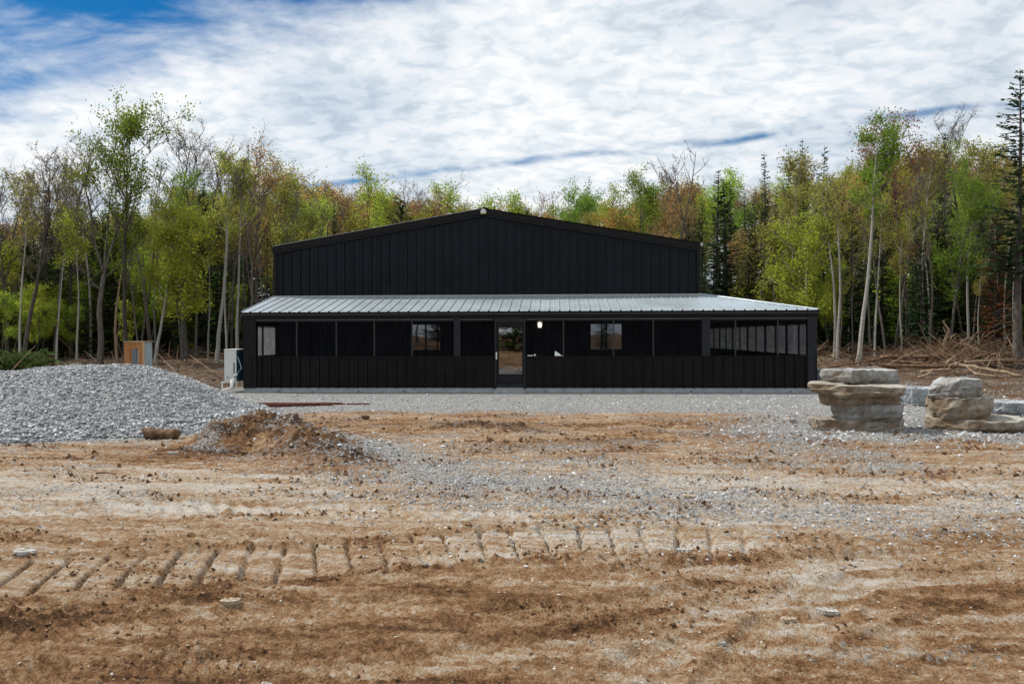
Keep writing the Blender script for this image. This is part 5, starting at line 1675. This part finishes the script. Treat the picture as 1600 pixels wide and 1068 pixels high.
def crowd():
    r = random.Random(77)
    placed = []
    def ok(x, y, d):
        if B['xl'] - 2.5 < x < B['xr'] + 2.5 and y < B['BK'] + 3: return False
        return all((x - a) ** 2 + (y - b) ** 2 > d * d for a, b in placed)
    keep = [(1126, 51, 34), (1258, 53, 13), (1283, 57, 11), (1197, 67, 12), (919, 73, 9), (1350, 40, 20), (197, 40, 14), (157, 40, 16), (1585, 37, 35), (757, 61, 26),
            (72, 44, 12), (1474, 55, 10), (1490, 43, 26), (1268, 43, 34), (1418, 47, 14), (36, 41, 14), (348, 41, 10), (374, 42, 8), (590, 59, 20), (992, 63, 16)]
    def put(key, px, Y, htop=None, h=None, gap=1.2):
        if any(abs(px - a) < w and Y < b for a, b, w in keep) and (h is None or h > 5): return
        p = at_y(px, 540, Y)
        if not ok(p.x, Y, gap): return
        if h is None:
            h = at_y(px, htop, Y).z - gh(p.x, Y)
            h = max(7.0, min(21.0, h))
        placed.append((p.x, Y))
        kinds, leaf = CHO[key]
        side, rank = where(px, Y)
        lab = '%s %s, %s' % (LOOK[key], side, rank)
        grp = '%s, %s, %s' % (LOOK[key], side, rank)
        plant(r.choice(kinds), p.x, Y, h, lab, grp, leaf, wide=r.uniform(0.85, 1.15))
    def pick(w):
        ks = list(w); return r.choices(ks, [w[k] for k in ks])[0]
    for i in range(44):
        px = r.uniform(-40, 425) if i % 2 else r.uniform(1285, 1620)
        put('spruce', px, r.uniform(44, 57), np.interp(px, sx_, sy_) + (r.uniform(0, 90) if i % 2 else r.uniform(15, 130)), gap=1.6)
    for i in range(14):
        px = r.uniform(1100, 1300)
        put('spruce', px, r.uniform(52, 70), np.interp(px, sx_, sy_) + r.uniform(-8, 60), gap=1.6)
    # dark understorey that closes the wood behind the first trunks
    for i in range(120):
        side = r.random()
        px = r.uniform(-120, 425) if side < 0.5 else r.uniform(1100, 1720)
        Y = r.uniform(44, 58)
        put(pick({'cedar': 3, 'hemlock': 5, 'spruce': 1}), px, Y, h=r.uniform(4.5, 9.5) if r.random() < 0.65 else r.uniform(8, 11), gap=1.5)
    for i in range(170):
        px = r.uniform(-140, 430) if r.random() < 0.48 else r.uniform(1085, 1740)
        put(pick({'cedar': 2, 'hemlock': 5, 'spruce': 4}), px, r.uniform(52, 82), h=r.uniform(7, 13.5), gap=1.5)
    for i in range(40):
        px = r.uniform(420, 1100)
        put(pick({'cedar': 2, 'hemlock': 5, 'olive': 3, 'orange': 3}), px, r.uniform(53, 75), h=r.uniform(8, 11), gap=1.6)
    # slim stems in the first ranks
    for i in range(120):
        px = r.uniform(-80, 425) if r.random() < 0.45 else r.uniform(1125, 1680)
        put(pick({'pole': 2, 'thin': 3}), px, r.uniform(40, 50), h=r.uniform(8, 12.5), gap=0.8)
    for i in range(70):
        px = r.uniform(-60, 425) if r.random() < 0.7 else r.uniform(1150, 1330) if r.random() < 0.7 else r.uniform(1330, 1600)
        put('sapling', px, r.uniform(41, 52), h=r.uniform(2.5, 7.5), gap=0.8)
    # crowns to the skyline
    W1 = {'leafy_lime': 4, 'leafy_green': 2, 'olive': 4, 'rust': 1.6, 'orange': 3.2, 'bare': 1.3, 'spruce': 3.0}
    for i in range(95):
        px = r.uniform(-160, 450) if r.random() < 0.5 else r.uniform(1080, 1760)
        Y = r.uniform(45, 58)
        w = dict(W1)
        if px < 500: w['rust'] = 0.4; w['orange'] = 1.8; w['bare'] = 2.2
        else: w['orange'] = 5.0
        put(pick(w), px, Y, np.interp(px, sx_, sy_) + r.uniform(10, 130), gap=1.7)
    for i in range(170):
        px = r.uniform(-100, 1700)
        Y = r.uniform(55, 78)
        put(pick(W1), px, Y, np.interp(px, sx_, sy_) + r.uniform(2, 75), gap=2.0)
    W2 = {'leafy_lime': 4, 'leafy_green': 1, 'olive': 4, 'rust': 2.4, 'orange': 4.5, 'bare': 1, 'spruce': 1.6}
    for i in range(210):
        px = r.uniform(-60, 1700)
        Y = r.uniform(80, 135)
        put(pick(W2), px, Y, np.interp(px, sx_, sy_) + r.uniform(-2, 45), gap=2.4)
    # the wood on the far side of the clearing, mirrored in the door and window glass
    for i in range(34):
        x = -40 + i * 2.6 + r.uniform(-1, 1); y = -26 - r.uniform(0, 18)
        lab, grp = 'tree of the wood on the opposite side of the clearing', 'trees of the opposite wood'
        plant(r.choice(['cedar', 'hemlock', 'leafy_c', 'leafy_a', 'spruce_a']), x, y, r.uniform(9, 16), lab, grp, None)


crowd()


# heap of cut green boughs at the left edge
def boughs():
    r = np.random.RandomState(9)
    root = empty('cut_boughs', (at_y(35, 565, 33).x, 33.0, gh(at_y(35, 565, 33).x, 33.0)), 0, 'low heap of cut green conifer boughs at the left picture edge', 'boughs')
    T = Tree(30)
    A, D, W = [], [], []
    for k in range(150):
        p = np.array([r.uniform(-1.6, 1.1), r.uniform(-0.6, 0.6), 0]); p[2] = 0.05 + 0.85 * r.rand() * max(0.15, 1 - (p[0] / 1.7) ** 2)
        a = r.rand() * 6.283; L = r.uniform(0.4, 0.9)
        dv = np.array([math.cos(a), math.sin(a) * 0.6, r.uniform(-0.1, 0.45)])
        T.tube([p, p + dv * L * 0.5, p + dv * L], [0.015, 0.01, 0.005], 3)
        for j in range(26):
            t = r.uniform(0.05, 1.0); q = p + dv * L * t
            v = dv * 0.6 + r.randn(3) * 0.5; v *= r.uniform(0.10, 0.22)
            w = np.cross(v, r.randn(3)); w /= np.linalg.norm(w) + 1e-9
            A.append(q); D.append(v); W.append(w * np.linalg.norm(v) * 0.2)
    T.blades(np.array(A), np.array(D), np.array(W))
    t, c = T.meshes('boughs', M['bark_dark'], M['bark_dark'], M['needle_cut'])
    link(bpy.data.objects.new('branch', t), root); link(bpy.data.objects.new('needles', c), root)


boughs()
